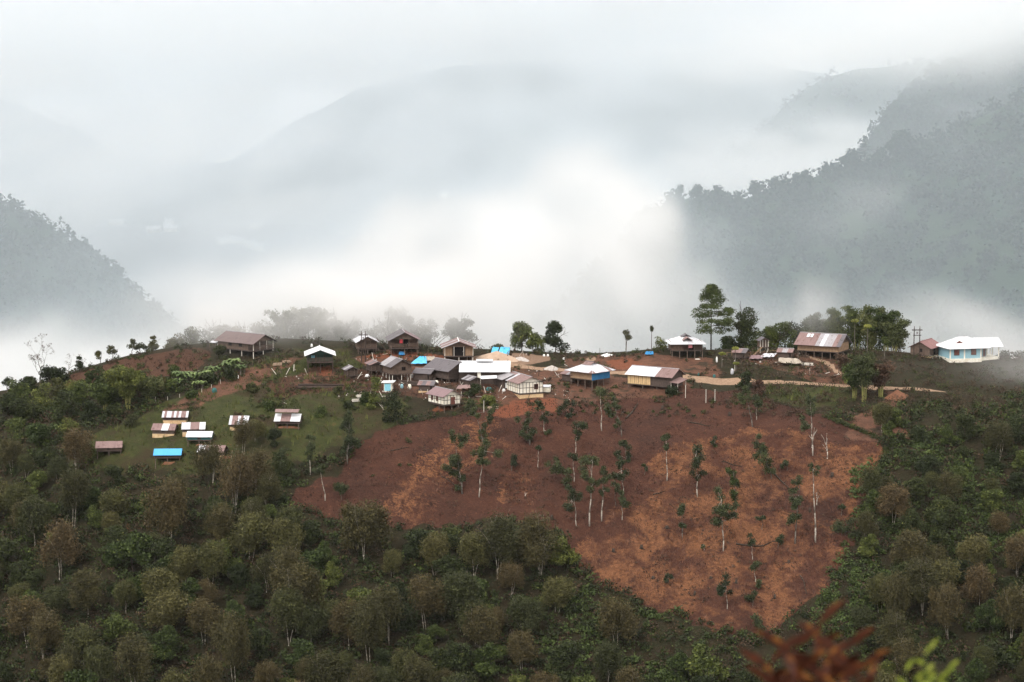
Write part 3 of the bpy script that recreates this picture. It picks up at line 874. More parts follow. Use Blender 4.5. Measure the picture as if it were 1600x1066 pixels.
# ------------------------------------------------------------------ trees along the crest and round the houses
def build_crest_trees():
    def put(o, px, py, Y=None, s=1.0, look='', cat='tree', group=None, rz=None, label=None):
        if Y is None: p = hit(px, py)
        else:
            q = at(px, py, Y); p = Vector((q[0], Y, gz(q[0], Y)))
        set_at(o, p, s, rz if rz is not None else R.random() * 6.28)
        if label: tag(o, label, cat, group)
        else: TREE_META.append((o, look, cat, px, py, group))
        return o
    # behind the crest, standing in the mist
    mist_trees = [(305, 535, 482, 5.0, 3.6, 'b'), (345, 530, 486, 6.2, 3.4, 'b'), (400, 530, 488, 5.6, 3.4, 'b'), (440, 540, 484, 7.6, 3.6, 'bb'), (470, 540, 488, 8.6, 4.0, 'bb'), (500, 540, 485, 7.8, 3.6, 'bb'),
                  (525, 545, 484, 6.6, 3.0, 'b'), (548, 545, 488, 6.0, 2.4, 'bb'), (610, 540, 490, 9.2, 3.0, 'bb'), (640, 545, 488, 8.2, 2.8, 'b'), (665, 545, 490, 7.4, 2.4, 'bb'),
                  (705, 545, 488, 8.4, 2.4, 'b'), (728, 545, 487, 8.2, 2.8, 'b'), (273, 545, 482, 4.2, 3.0, 'b'), (240, 552, 480, 2.6, 1.8, 'b'),
                  (322, 530, 485, 6.4, 4.0, 'b'), (372, 530, 486, 5.4, 3.6, 'b'), (420, 530, 486, 6.0, 3.6, 'b'), (456, 540, 486, 8.0, 4.2, 'b'), (486, 540, 486, 8.4, 4.2, 'b'), (512, 540, 487, 7.4, 3.8, 'b'), (540, 545, 485, 5.6, 3.2, 'b'),
                  (625, 540, 488, 9.4, 3.6, 'b'), (655, 545, 486, 6.4, 3.0, 'b'), (716, 545, 489, 8.8, 3.0, 'bb'), (575, 545, 487, 4.8, 3.2, 'b'), (590, 545, 489, 6.0, 2.8, 'b')]
    for i, (px, py, Y, h, wd, k) in enumerate(mist_trees):
        h += (Y - 474) * .62 * .75
        o = broadleaf(h, wd, 100 + i, F_OLIVE, 2600, .24, clear=.3) if k == 'b' else bamboo(h, wd, 100 + i, 13, 3600)
        put(o, px, py, Y, 1, 'mist-veiled tree' if k == 'b' else 'mist-veiled bamboo', 'tree' if k == 'b' else 'bamboo', 'misty trees behind the crest houses')
    # two rounded trees by the blue tarpaulins
    put(broadleaf(6.6, 2.7, 131, F_MID, 3600, .26, clear=.1), 815, 556, 474, 1, label='bright green round tree left of its darker twin by the blue tarpaulins', group='pair of round trees on the crest')
    put(broadleaf(6.8, 3.0, 132, F_DARK, 3800, .26, clear=.1), 868, 557, 473, 1, label='dark green round tree standing alone right of the blue tarpaulins', group='pair of round trees on the crest')
    put(broadleaf(4.2, 2.6, 133, F_MID, 2600, .26, clear=.0), 838, 557, 472, 1, label='low green tree filling the gap between the two round crest trees')
    put(broadleaf(2.8, 2.0, 134, F_MID, 1500, .22, clear=.0), 775, 552, 476, 1, label='low bush behind the blue tarpaulins', cat='bush')
    # the tall pine by the white-roofed house, and its neighbours
    put(pine(13.6, 4.4, 141, F_MID, 5600, .34), 1111, 553, 474, 1, label='tall layered pine with a bare trunk beside the white-roofed stilt house', cat='pine tree')
    put(broadleaf(11.0, 3.1, 142, F_DARK, 7600, .22, 18, 'conifer_tree', clear=.04), 1165, 549, 477, 1, label='dark dense conifer right of the tall pine', cat='conifer')
    put(broadleaf(8.8, 3.0, 143, F_MID, 5200, .22, 14, 'conifer_tree', clear=.04), 1208, 549, 479, 1, label='green conifer right of the dark dense one', cat='conifer')
    for i, (px, Y, h, wd, m_, lb) in enumerate([(1135, 480, 6.5, 2.6, F_MID, 'yellowish bush between the tall pine and the dark conifer'), (1095, 481, 5, 2.2, F_OLIVE, 'small olive tree behind the white-roofed stilt house'),
                                            (1224, 479, 9.6, 3.6, F_MID, 'green tree behind the small brown hut'), (1245, 482, 11.0, 3.6, F_DARK, 'dark tree behind the left end of the patched-roof house'), (1185, 484, 9.0, 3.2, F_MID, 'leafy tree filling the gap behind the dark dense conifer'), (1150, 480, 5.0, 2.6, F_DARK, 'low dark bushy tree at the foot of the dark dense conifer'), (1262, 481, 8.6, 3.2, F_MID, 'round green tree behind the patched roof ridge'), (1318, 484, 11.5, 3.4, F_MID, 'leafy tree between the tall bamboos of the crest grove'), (1350, 485, 13.0, 4.2, F_DARK, 'big leafy tree at the heart of the crest grove'), (1376, 484, 11.5, 4.0, F_MID, 'big leafy tree at the right side of the crest grove'), (1198, 483, 9.6, 3.4, F_DARK, 'dark tree right behind the tiny brown hut'), (1252, 486, 12.6, 3.6, F_OLIVE, 'pale olive tree rising behind the round green one'), (1286, 486, 13.2, 3.8, F_MID, 'tall leafy tree behind the pale bamboo plume'), (1306, 488, 14.2, 3.6, F_OLIVE, 'tallest olive tree between the crest bamboos'), (1400, 482, 8.8, 3.6, F_OLIVE, 'olive tree closing the right end of the crest grove'), (1136, 482, 7.2, 3.0, F_OLIVE, 'olive bushy tree right under the tall pine')]):
        put(broadleaf(h, wd, 150 + i, m_, 3000, .24, clear=.1), px, 549, Y, 1, label=lb)
    bl = ['tall pale bamboo plume above the patched-roof house', 'bamboo clump just right of the pale plume', 'tall narrow bamboo behind the patched roof', 'high dark green bamboo crowning the crest grove',
          'broad bamboo in the middle of the crest grove', 'arching bamboo at the right end of the crest grove', 'low bamboo drooping right of the crest grove']
    for i, (px, Y, h, wd, m_) in enumerate([(1268, 482, 12.4, 2.3, F_BAMBOO), (1292, 484, 12.4, 2.6, F_BAMBOO), (1306, 480, 12.6, 2.2, F_MID), (1338, 481, 13.6, 3.4, F_MID), (1362, 479, 12.6, 3.6, F_BAMBOO), (1385, 478, 12.0, 4.0, F_MID), (1398, 475, 8.0, 3.0, F_BAMBOO)]):
        put(bamboo(h, wd, 160 + i, 18, 6200, m_), px, 550, Y, 1, cat='bamboo', group='bamboo grove on the crest', label=bl[i])
    # bamboo and dark growth in front of the road at the right
    for i, (px, py, h, wd, m_, lb) in enumerate([(1350, 628, 9.8, 2.6, F_BAMBOO, 'tall brownish bamboo rising in front of the dirt road'), (1335, 622, 7.4, 2.2, F_MID, 'shorter bamboo left of the tall brownish one by the road'),
                                              (1376, 620, 7.0, 2.0, F_BROWN, 'dry brown bamboo right of the tall one by the road'), (1322, 600, 6.0, 1.8, F_BROWN, 'thin dry bamboo at the right gable of the patched-roof house')]):
        put(bamboo(h, wd, 170 + i, 16, 4600, m_), px, py, None, 1, label=lb, cat='bamboo', group='bamboo in front of the dirt road')
    put(papaya(181, 3.6, .75, F_MID, 1.3, 500), 1382, 560, None, 1, label='dark leaning tuft tree right of the road bamboo', cat='tree')
    # behind the blue house and at the right edge
    put(broadleaf(5.2, 1.8, 183, F_BROWN, 1400, .22, clear=.3), 1527, 560, 486, 1.3, label='brownish tree behind the blue house')
    for i, (px, Y, h, lb) in enumerate([(1572, 478, 4.0, 'pale shrub tree right behind the blue house porch'), (1596, 479, 4.4, 'pale shrub tree at the right edge behind the blue house'), (1476, 482, 4.6, 'green bush behind the small red-brown house'), (1452, 484, 4.4, 'small bush between power pole and red-brown house')]):
        put(broadleaf(h, 2.4, 185 + i, F_OLIVE, 1500, .22, clear=.2), px, 560, Y, 1, label=lb, cat='bush')
    # cordyline and palm-like trees against the fog
    put(papaya(191, 4.4, .85, F_OLIVE, .75, 560, 2, True, 'cordyline_tree'), 978, 553, 471, 1, label='two-tufted drooping cordyline tree alone on the crest', cat='tree', rz=0)
    put(papaya(192, 4.6, .45, F_OLIVE, 1.5, 200, 1, True, 'cordyline_tree'), 1018, 549, 472, 1, label='thin small-headed tree just left of the white-roofed stilt house', cat='tree')
    put(broadleaf(2.6, 1.6, 193, F_MID, 800, .2, clear=.0), 1032, 552, 472, 1, label='round bush at the left wall of the white-roofed stilt house', cat='bush')
    up = [(1128, 575, 2.8, .75), (1149, 568, 3.0, .75), (1293, 530, 3.2, .8), (1335, 548, 6.2, .85), (1355, 552, 5.6, .85), (1150, 582, 1.8, .6)]
    ul = ['yellow-topped papaya left of its twin on the bank', 'yellow-topped papaya with a hanging skirt on the bank', 'yellow-topped papaya behind the patched roof', 'tall pale-stemmed papaya in the crest grove',
          'papaya beside the tall pale-stemmed one', 'low papaya below the bank twins']
    for i, (px, py, h, wd) in enumerate(up):
        put(papaya(200 + i, h, wd, F_YELLOW, .38, 460), px, py if i != 2 else 550, None if i != 2 else 477, 1, cat='papaya tree', group='yellow-topped papaya trees', label=ul[i])
    # left part of the crest
    o = bare_tree(9.4, 212, B_GREY, 4, .16, .62, (-.05, 0), 'bare_tree', 5)
    put(o, 62, 603, None, 1, label='tall bare grey tree standing against the fog at the left', cat='bare tree')
    put(bare_tree(5.4, 215, B_GREY, 3, .10, .7, (.05, 0), 'bare_tree', 3), 106, 588, None, 1, label='smaller bare tree right of the tall bare one', cat='bare tree')
    put(broadleaf(3.9, 2.5, 221, F_DARK, 2200, .22, clear=.35), 78, 601, None, 1, label='dark flat-topped tree between the two bare trees')
    put(broadleaf(3.4, 1.1, 222, F_DARK, 900, .2, clear=.2), 124, 581, None, 1, label='small dark leaning tree on the left skyline')
    for i, (px, py, h, wd, lb) in enumerate([(156, 568, 3.0, 1.2, 'slender light green sapling on the left skyline'), (174, 563, 3.2, 1.3, 'round-headed sapling on the left skyline'), (208, 556, 3.6, 1.4, 'dark open sapling above the brown slope'), (222, 553, 2.4, 1.5, 'low shrub above the brown slope'),
                                         (238, 549, 3.4, 1.1, 'dark round sapling where the brown slope meets the mist'), (12, 612, 3.6, 1.8, 'leafy tree at the left edge of the skyline')]):
        put(broadleaf(h, wd, 225 + i, F_OLIVE if i != 5 else F_DARK, 700, .19, lumps=6, clear=.45, bark=B_GREY), px, py, None, 1, label=lb, group='saplings on the left skyline')
    for i, (px, py, h, wd, m_, lb) in enumerate([(200, 640, 8.4, 4.0, F_MID, 'big rounded bamboo thicket above the striped field huts'), (165, 640, 5.2, 3.0, F_MID, 'lower bamboo at the left foot of the big thicket'), (232, 630, 5.4, 2.6, F_BAMBOO, 'lower bamboo at the right foot of the big thicket')]):
        put(bamboo(h, wd, 240 + i, 24, 8600, m_, .24), px, py, None, 1, label=lb, cat='bamboo', group='bamboo thicket on the left slope')
    for i, (px, py, h, wd, m_) in enumerate([(30, 632, 5.0, 3.2, F_MID), (70, 640, 5.2, 3.4, F_MID), (105, 655, 5.6, 3.6, F_DARK), (125, 632, 4.4, 2.8, F_MID), (90, 620, 4.0, 2.6, F_OLIVE), (45, 615, 3.6, 2.2, F_DARK), (140, 660, 4.2, 2.8, F_DARK), (15, 650, 4.5, 3.0, F_DARK), (60, 695, 4.6, 2.6, F_MID)]):
        put(broadleaf(h, wd, 250 + i, m_, 3000, .25, clear=.05), px, py, None, 1, 'bushy green tree', 'tree', 'bushes on the left shoulder')
    for i, (px, py, h, wd, m_) in enumerate([(150, 600, 3.6, 2.4, F_MID), (172, 612, 3.8, 2.6, F_DARK), (120, 618, 3.4, 2.6, F_MID), (215, 612, 4.0, 2.6, F_MID), (248, 612, 3.0, 2.2, F_OLIVE), (185, 590, 2.6, 2.0, F_OLIVE), (270, 588, 2.4, 2.0, F_MID), (95, 600, 3.4, 2.4, F_DARK),
                                            (50, 655, 4.6, 3.2, F_DARK), (105, 680, 3.6, 2.6, F_MID), (25, 690, 4.6, 3.0, F_MID), (140, 715, 2.8, 2.2, F_MID), (75, 725, 3.4, 2.6, F_DARK), (205, 668, 2.4, 2.0, F_OLIVE), (180, 656, 3.0, 2.2, F_DARK), (300, 622, 1.6, 1.4, F_MID), (395, 612, 1.6, 1.6, F_OLIVE), (420, 640, 1.8, 1.6, F_MID), (500, 650, 1.8, 1.6, F_MID), (545, 640, 1.6, 1.4, F_DARK), (528, 615, 1.4, 1.3, F_OLIVE)]):
        put(broadleaf(h, wd, 280 + i, m_, 2600 if h > 2.5 else 1200, .22, clear=.0), px, py, None, 1, 'green slope bush' if h < 2.5 else 'bushy green tree', 'bush' if h < 2.5 else 'tree', 'bushes on the left shoulder')
    # banana plants beside the long brown house
    bn = [banana(300 + i) for i in range(3)]
    for i, (px, py, s_) in enumerate([(288, 596, 1.15), (300, 600, 1.2), (276, 604, .9), (322, 592, 1.0), (338, 586, 1.0), (352, 580, 1.05), (368, 576, 1.15), (380, 582, .9), (256, 606, .8), (312, 606, .8)]):
        o = bn[i] if i < 3 else copy_tree(bn[i % 3])
        put(o, px, py, None, s_, 'green banana plant', 'banana plant', 'banana plants below the long brown house')
    for i, (px, py, h, wd, m_, lb) in enumerate([(266, 610, 2.6, 1.9, F_MID, 'yellow-green bush left of the banana plants'), (330, 600, 2.2, 2.0, F_DARK, 'dark bush under the middle banana plants'), (362, 592, 2.4, 2.0, F_DARK, 'dark bush under the rightmost banana plants'),
                                             (345, 560, 2.6, 1.8, F_OLIVE, 'bush below the left end of the long brown house'), (585, 655 - 18, 6.2, 1.9, F_MID, 'tall bright bush below the white toilet cubicle'), (612, 660, 6.2, 2.3, F_DARK, 'tall dark bush right of the toilet cubicle'),
                                             (572, 632, 2.6, 1.2, F_MID, 'small green bush left of the toilet cubicle'), (763, 634, 2.0, 1.8, F_MID, 'green bush below the cluttered yard'), (742, 622, 2.8, 1.4, F_DARK, 'dark bush beside the sheet-roofed lean-to'),
                                             (1165, 612, 4.4, 1.7, F_DARK, 'dark bush at the bend of the dirt road'), (1182, 622, 3.8, 1.8, F_BROWN, 'brown-leaved bush under the road bend'), (1050, 616, 1.6, 1.6, F_DARK, 'low bush under the yellow-walled house')]):
        put(broadleaf(h, wd, 320 + i, m_, 1800, .22, clear=.05), px, py, None, 1, label=lb, cat='bush')

# ------------------------------------------------------------------ ground cover nobody could count
def scatter(n, cond, xr, yr, rs):
    out = []
    while len(out) < n:
        m = n * 3
        px = rs.uniform(*xr, m); py = rs.uniform(*yr, m)
        out += [(a, b) for a, b in zip(px, py) if cond(a, b)]
    return out[:n]

def zone_at(Zm, x, y):
    i = np.clip(((np.asarray(y) - HY0) / HS).astype(int), 0, Zm.shape[0] - 1)
    j = np.clip(((np.asarray(x) - HX0) / HS).astype(int), 0, Zm.shape[1] - 1)
    return Zm[i, j]

def build_cover():
    rs = np.random.RandomState(400)
    # undergrowth of the wood
    n = 13500
    X = rs.uniform(-148, 148, n * 3); Y = rs.uniform(318, 447, n * 3)
    crestw = np.abs(X / Y) < .36
    open_ = np.maximum.reduce([zone_at(Z, X, Y) for Z in (Z_field, Z_earth, Z_grass, Z_road, Z_tan)])
    okk = crestw & (open_ < .42) & (fbm(X / 14., Y / 14., 0, 3, 90) > .12)
    okk &= ~((Y > 428) & (X > -40) & (X < 60)) & ((Y < 436) | (np.abs(X) > 95) | (X < 0))
    X, Y = X[okk][:n], Y[okk][:n]
    for nm, m_, lo, hi, lf, lab in (('undergrowth', F_DARK, 0, .55, .30, 1), ('undergrowth', F_MID, .55, .8, .32, 2), ('undergrowth', F_BROWN, .8, 1.01, .24, 3)):
        sel = rs.rand(len(X))
        q = (sel >= lo) & (sel < hi)
        P = []
        for x, y in zip(X[q], Y[q]):
            z = gz(x, y); r = rs.uniform(.6, 1.75)
            P.append(blob_points((x, y, z + r * .35), (r, r, r * .75), int(22 + 26 * r), rs, .4))
        o = leaf_mesh(nm, np.concatenate(P), lf, m_, None, rs)
        tag(o, kind='stuff')
    # broad-leaved creeper on the right flank of the field
    P = []
    outl = [(1330, 740), (1400, 690), (1470, 680), (1600, 720), (1600, 860), (1480, 870), (1400, 900), (1330, 1000), (1245, 1010), (1290, 920), (1330, 820)]
    for px, py in scatter(1500, lambda a, b: in_poly(np.array([a]), np.array([b]), outl)[0], (1240, 1600), (680, 1010), rs):
        if vnoise(px / 30., py / 22., 0) < .42: continue
        p = hit(px, py)
        P.append(blob_points((p.x, p.y, p.z + .35), (.9, .9, .45), 16, rs, .5))
    outl2 = [(860, 905), (1000, 950), (1080, 990), (1060, 1066), (860, 1066), (820, 960)]
    for px, py in scatter(500, lambda a, b: in_poly(np.array([a]), np.array([b]), outl2)[0], (820, 1080), (905, 1066), rs):
        if vnoise(px / 30., py / 22., 5) < .45: continue
        p = hit(px, py)
        P.append(blob_points((p.x, p.y, p.z + .5), (.9, .9, .5), 16, rs, .5))
    tag(leaf_mesh('creeper_leaves', np.concatenate(P), .34, F_BRIGHT, None, rs, long_=1.3), kind='stuff')
    # dry grass and stubble on the cleared field, short grass on the green slope, weeds in the village
    def tufts(name, Zm, n, lo, mat, hgt, blades, wid, seed, gate=None, k=.5):
        r2 = np.random.RandomState(seed)
        X = r2.uniform(-118, 100, n * 6); Y = r2.uniform(335, 472, n * 6)
        v = zone_at(Zm, X, Y)
        ok = (v > lo) & (vnoise(X / 2.5, Y / 2.5, seed) > k)
        if gate is not None: ok &= gate(X, Y)
        X, Y = X[ok][:n], Y[ok][:n]
        Z = ground(X, Y)
        X = np.repeat(X, blades) + r2.normal(size=len(X) * blades) * .16; Y = np.repeat(Y, blades) + r2.normal(size=len(X)) * .16; Z = np.repeat(Z, blades)
        h = hgt * r2.uniform(.4, 1.3, len(X))
        a = r2.rand(len(X)) * 6.28
        lean = r2.uniform(0, .7, len(X)) * h
        w_ = wid * r2.uniform(.6, 1.3, len(X))
        b = np.stack([X, Y, Z - .05], -1)
        t = b + np.stack([np.cos(a) * lean, np.sin(a) * lean, h + .05], -1)
        s_ = np.stack([-np.sin(a + .6), np.cos(a + .6), 0 * a], -1) * w_[:, None]
        V = np.stack([b - s_, b + s_, t + s_ * .3, t - s_ * .3], 1).reshape(-1, 3)
        F = np.arange(len(V)).reshape(-1, 4)
        o = mesh_np(name, V, F, mat, attrs={'tone': ('FACE', np.clip(.6 * np.repeat(vnoise(X[::1] / 3., Y[::1] / 3., 3), 1) + .4 * r2.rand(len(X)), 0, 1))})
        tag(o, kind='stuff')
    straw_m = foliage_mat('straw', (.11, .046, .028), (.25, .120, .074), (.40, .24, .16), .02)
    field_m = foliage_mat('burnt_stubble', (.032, .018, .014), (.085, .045, .032), (.20, .13, .095), .02)
    grass_m = foliage_mat('short_grass', (.045, .06, .016), (.10, .13, .03), (.15, .12, .05), .04)
    tufts('dry_grass', Z_straw * (Z_field > .4), 15000, .38, straw_m, .40, 3, .05, 501, k=.42)
    tufts('dry_grass', Z_field, 12000, .5, field_m, .26, 3, .05, 502, k=.45)
    tufts('dry_grass', Z_brown, 6000, .4, field_m, .36, 3, .06, 504, k=.45)
    tufts('weeds', Z_grass, 3500, .4, foliage_mat('rank_grass', (.06, .075, .018), (.15, .17, .04), (.20, .14, .06), .04), .75, 4, .08, 505, k=.60)
    tufts('grass', Z_grass, 7000, .4, grass_m, .30, 3, .06, 503, lambda X, Y: zone_at(Z_road, X, Y) < .2, k=.42)
    # low scrub on the field and weeds round the houses
    P = []
    gate = in_poly
    X = rs.uniform(-60, 75, 6000); Y = rs.uniform(345, 432, 6000)
    f = zone_at(Z_field, X, Y); q = (f > .5) & (vnoise(X / 6., Y / 6., 8) > .58)
    for x, y in list(zip(X[q], Y[q]))[:420]:
        r = rs.uniform(.18, .5)
        P.append(blob_points((x, y, gz(x, y) + r * .4), (r, r, r * .7), 22, rs))
    tag(leaf_mesh('low_scrub', np.concatenate(P), .15, F_BROWN, None, rs), kind='stuff')
    P = []; P2 = []
    for px, py in scatter(1700, lambda a, b: True, (40, 640), (548, 745), rs):
        p = hit(px, py)
        if vnoise(p.x / 6., p.y / 6., 19) < (.60 if py > 600 else .42): continue
        if any((p.x - hx) ** 2 + (p.y - hy) ** 2 < hr * hr * 1.1 for hx, hy, hr in HOUSE_SPOTS): continue
        r = rs.uniform(.25, .8)
        (P if rs.rand() < .25 else P2).append(blob_points((p.x, p.y, p.z + r * .4), (r, r, r * .7), 40, rs))
    for (a, b) in zip([(1290, 652), (1330, 668), (1390, 692)], [(1330, 668), (1390, 692), (1372, 740)]):      # the dark hedge line at the top of the field
        for t in np.linspace(0, 1, 26):
            p = hit(a[0] + (b[0] - a[0]) * t + rs.uniform(-3, 3), a[1] + (b[1] - a[1]) * t); r = rs.uniform(.4, .9)
            P2.append(blob_points((p.x, p.y, p.z + r * .3), (r * 1.2, r, r * .6), 50, rs))
    for px, py in scatter(2600, lambda a, b: True, (400, 1600), (548, 652), rs):
        p = hit(px, py)
        if zone_at(Z_road, p.x, p.y) > .1 or zone_at(Z_tan, p.x, p.y) > .3: continue
        if px < 1150 and vnoise(p.x / 5., p.y / 5., 14) < .50: continue
        if any((p.x - hx) ** 2 + (p.y - hy) ** 2 < hr * hr for hx, hy, hr in HOUSE_SPOTS): continue
        r = rs.uniform(.3, .85) * (1.45 if px > 1180 else .9)
        (P if rs.rand() < (.5 if px < 1180 else .68) else P2).append(blob_points((p.x, p.y, p.z + r * .4), (r, r, r * .8), 40, rs))
    for px in np.arange(-10, 1610, 2.2):      # ragged growth along the crest line
        r = rs.uniform(.2, .75)
        if vnoise(px / 22., 3.3, 9) < .36 or (740 < px < 1010 and rs.rand() < .6): continue
        row = np.interp(px, CREST[:, 0], CREST[:, 1])
        q = at(px, row, 470.0 - rs.uniform(-3, 3.5))
        if any((q[0] - hx) ** 2 + (q[1] - hy) ** 2 < hr * hr for hx, hy, hr in HOUSE_SPOTS): continue
        (P if rs.rand() < .4 else P2).append(blob_points((q[0], q[1], gz(q[0], q[1]) + r * .5), (r, r, r * 1.1), 40, rs))
    tag(leaf_mesh('weeds', np.concatenate(P), .2, F_BROWN, None, rs), kind='stuff')
    tag(leaf_mesh('weeds', np.concatenate(P2), .2, F_DARK, None, rs), kind='stuff')

# ------------------------------------------------------------------ woods on the far slopes
def build_far_woods():
    rs = np.random.RandomState(900)
    def wood(key, n, r0, r1, leaves, leaf, tmax=1.0, xr=None):
        XX, YY, ZZ, TT = MTN[key][1]
        ny, nx = XX.shape
        P = []
        j = rs.randint(1, nx - 1, n * 5); i = rs.randint(1, ny - 1, n * 5)
        c = 0
        u = XX / YY
        for a, b in zip(i, j):
            if abs(u[a, b]) > .25 or TT[a, b] > tmax or TT[a, b] < -.06: continue
            fx, fy = rs.rand(), rs.rand()
            x = XX[a, b] * (1 - fx) + XX[a, b + 1] * fx if b + 1 < nx else XX[a, b]
            y = YY[a, b] * (1 - fy) + YY[a - 1, b] * fy; z = ZZ[a, b] * (1 - fy) + ZZ[a - 1, b] * fy
            r = rs.uniform(r0, r1)
            P.append(blob_points((x, y, z + r * .5), (r, r, r * rs.uniform(.8, 1.3)), leaves, rs, .35))
            c += 1
            if c >= n: break
        P = np.concatenate(P)
        V, F = leaf_quads(P, leaf, rs)
        k = np.repeat(rs.rand(c), leaves)
        tag(mesh_np('woods', V, F, F_HILL, attrs={'tone': ('FACE', .6 * k + .4 * rs.rand(len(P)))}), kind='stuff')
    wood('right', 6500, 2.6, 6.2, 34, 1.8)
    wood('high', 2200, 3, 6.5, 26, 2.2)
    wood('left', 2600, 2.8, 6, 28, 2.0)
    wood('mid', 900, 4, 8, 18, 2.8)
    # the trees that stand out on the skyline of the near mountain
    L = [(1062, 300, 9, 5, 'b', 'round tree at the left tip of the foggy right ridge'), (1088, 304, 11, 5, 'b', 'second round tree from the left tip of the foggy ridge'), (1122, 308, 12, 5.5, 'b', 'third round tree from the left tip of the foggy ridge'),
         (1178, 303, 13, 4.5, 'b', 'lone rounded tree standing clear on the foggy ridge'), (1212, 294, 12, 7, 'b', 'wide flat tree on the foggy ridge'), (1245, 283, 10, 6, 'b', 'low spreading tree on the foggy ridge'), (1328, 258, 15, 6, 'b', 'broad tree left of the spire-like ridge conifer'),
         (1351, 252, 18, 5.5, 'p', 'spire-like conifer rising from the foggy ridge'), (1374, 251, 13, 5, 'b', 'round tree right of the spire-like ridge conifer'), (1400, 238, 18, 6, 'b', 'tall tree at the notch of the foggy ridge'), (1416, 231, 16, 6, 'b', 'tall tree right of the notch of the foggy ridge'),
         (1110, 308, 8, 4, 'b', 'small tree between the round ridge trees'), (1290, 268, 9, 5, 'b', 'low tree midway along the foggy ridge')]
    pa = broadleaf(10, 4.2, 911, F_HILL, 900, .75, name='ridge_tree'); pb = pine(10, 3.2, 912, F_HILL, 900, .1, 'ridge_conifer', .7)
    first = {'b': True, 'p': True}
    for px, py, h, wd, k, lb in L:
        pr = pa if k == 'b' else pb
        o = pr if first[k] else copy_tree(pr); first[k] = False
        q = at(px, py + 8, 1345)
        set_at(o, q, (h / 10, h / 10, h / 10), R.random() * 6.28, 1.0)
        tag(o, lb, 'tree' if k == 'b' else 'conifer', 'trees on the skyline of the right-hand mountain')

# ------------------------------------------------------------------ close plants, out of focus
def build_near_plants():
    rs = np.random.RandomState(77)
    rust = foliage_mat('rust_leaves', (.045, .013, .005), (.115, .034, .009), (.24, .10, .018), .02)
    lime = foliage_mat('lime_leaves', (.16, .22, .02), (.36, .44, .05), (.50, .55, .10), .02)
    def leaf_strip(V, F, base, d, L, w_, curl):
        d = d / np.linalg.norm(d); s_ = np.cross(d, (0, 1, .2)); s_ /= np.linalg.norm(s_)
        b = len(V); S = 5
        for i in range(S + 1):
            t = i / S
            c = base + d * L * t + np.array([0, 0, -curl * t * t])
            ww = w_ * math.sin(math.pi * (.08 + .88 * t)) + .0008
            V += [c - s_ * ww, c + np.array([0, -.15 * ww, 0]), c + s_ * ww]
        for i in range(S):
            q = b + 3 * i
            F += [(q, q + 1, q + 4, q + 3), (q + 1, q + 2, q + 5, q + 4)]
    def plant(name, Y, top, stems, mat, bark, label, nlf, L0):
        tp = np.array(at(top[0], top[1], Y))
        g = gz(tp[0], Y + .1)
        r = root_of(name, (tp[0], Y, g)); tag(r, label, 'plant')
        M = Mesh(); V = []; F = []
        for (px, py, k) in stems:
            e = np.array(at(px, py, Y + rs.uniform(-.12, .12))) - np.array([tp[0], Y, g])
            path = [np.array([0, 0, -.1])]
            for i in range(1, 13):
                t = i / 12
                path.append(np.array([e[0] * t ** 3, e[1] * t ** 3, e[2] * t]))
            for i in range(12): M.bar(path[i], path[i + 1], .007 * (1.2 - i * .08), .007 * (1.12 - i * .08), 5)
            for j in range(k):
                t = 1 - (j / k) * .085 * (1 + .2 * k / 8)
                i = min(11, int(t * 12)); c = path[i] + (path[i + 1] - path[i]) * (t * 12 - i)
                a = j * 2.4 + rs.rand()
                tilt = .15 + .75 * (1 - j / k)
                d = np.array([math.cos(a), .5 * math.sin(a), tilt])
                leaf_strip(V, F, c, d, L0 * rs.uniform(.6, 1.2), L0 * .095, L0 * .2)
        M.build('stem', bark, r)
        mesh_np('foliage', np.array(V), np.array(F), mat, r, attrs={'tone': ('FACE', rs.rand(len(F)))})
    rb = bark_mat('rust_stem', (.10, .022, .012), (.06, .016, .01))
    plant('rust_red_shrub', 6.0, (1275, 975), [(1278, 978, 18), (1243, 1010, 16), (1322, 1012, 14), (1205, 1035, 18), (1345, 1045, 18), (1285, 1040, 20), (1250, 1050, 20), (1225, 1065, 18), (1310, 1062, 18)], rust, rb,
          'blurred rust-red leafy shrub poking up close to the viewer', 10, .12)
    plant('green_shoot', 6.5, (1446, 1030), [(1446, 1022, 14), (1415, 1048, 12), (1480, 1050, 12), (1448, 1050, 12), (1430, 1062, 12), (1465, 1064, 12)], lime, bark_mat('lime_stem', (.10, .14, .03), (.06, .09, .02)),
          'blurred bright green leaf shoot close to the viewer', 8, .06)
# ------------------------------------------------------------------ building materials
def sheet_mat(name, a, b, rough=.5, streak=.5, axis=0, seed=0, metal=0.0, spots=None):
    """corrugated sheet: ribs as bump, streaks of dirt running down"""
    s = NT(name)
    tc = s.n('ShaderNodeTexCoord').outputs['Object']
    mp = s.n('ShaderNodeMapping'); s.l(tc, mp.inputs[0])
    mp.inputs['Scale'].default_value = (2.6, .5, .5) if axis == 0 else (.5, 2.6, .5)
    n = s.noise(1.0, 5, .7, mp.outputs[0], seed)
    col = s.mix(s.mapr(n, .5 - streak * .3, .5 + streak * .3), a, b)
    if spots: col = s.mix(s.mapr(s.noise(1.7, 4, .6, tc, seed + 4), .55, .68), col, spots)
    wv = s.n('ShaderNodeTexWave', wave_type='BANDS', bands_direction='X' if axis == 0 else 'Y'); s.l(tc, wv.inputs[0])
    wv.inputs['Scale'].default_value = 1.6
    return s.finish(col, rough, wv.outputs['Fac'], .5, .04, spec=.35, metal=metal)

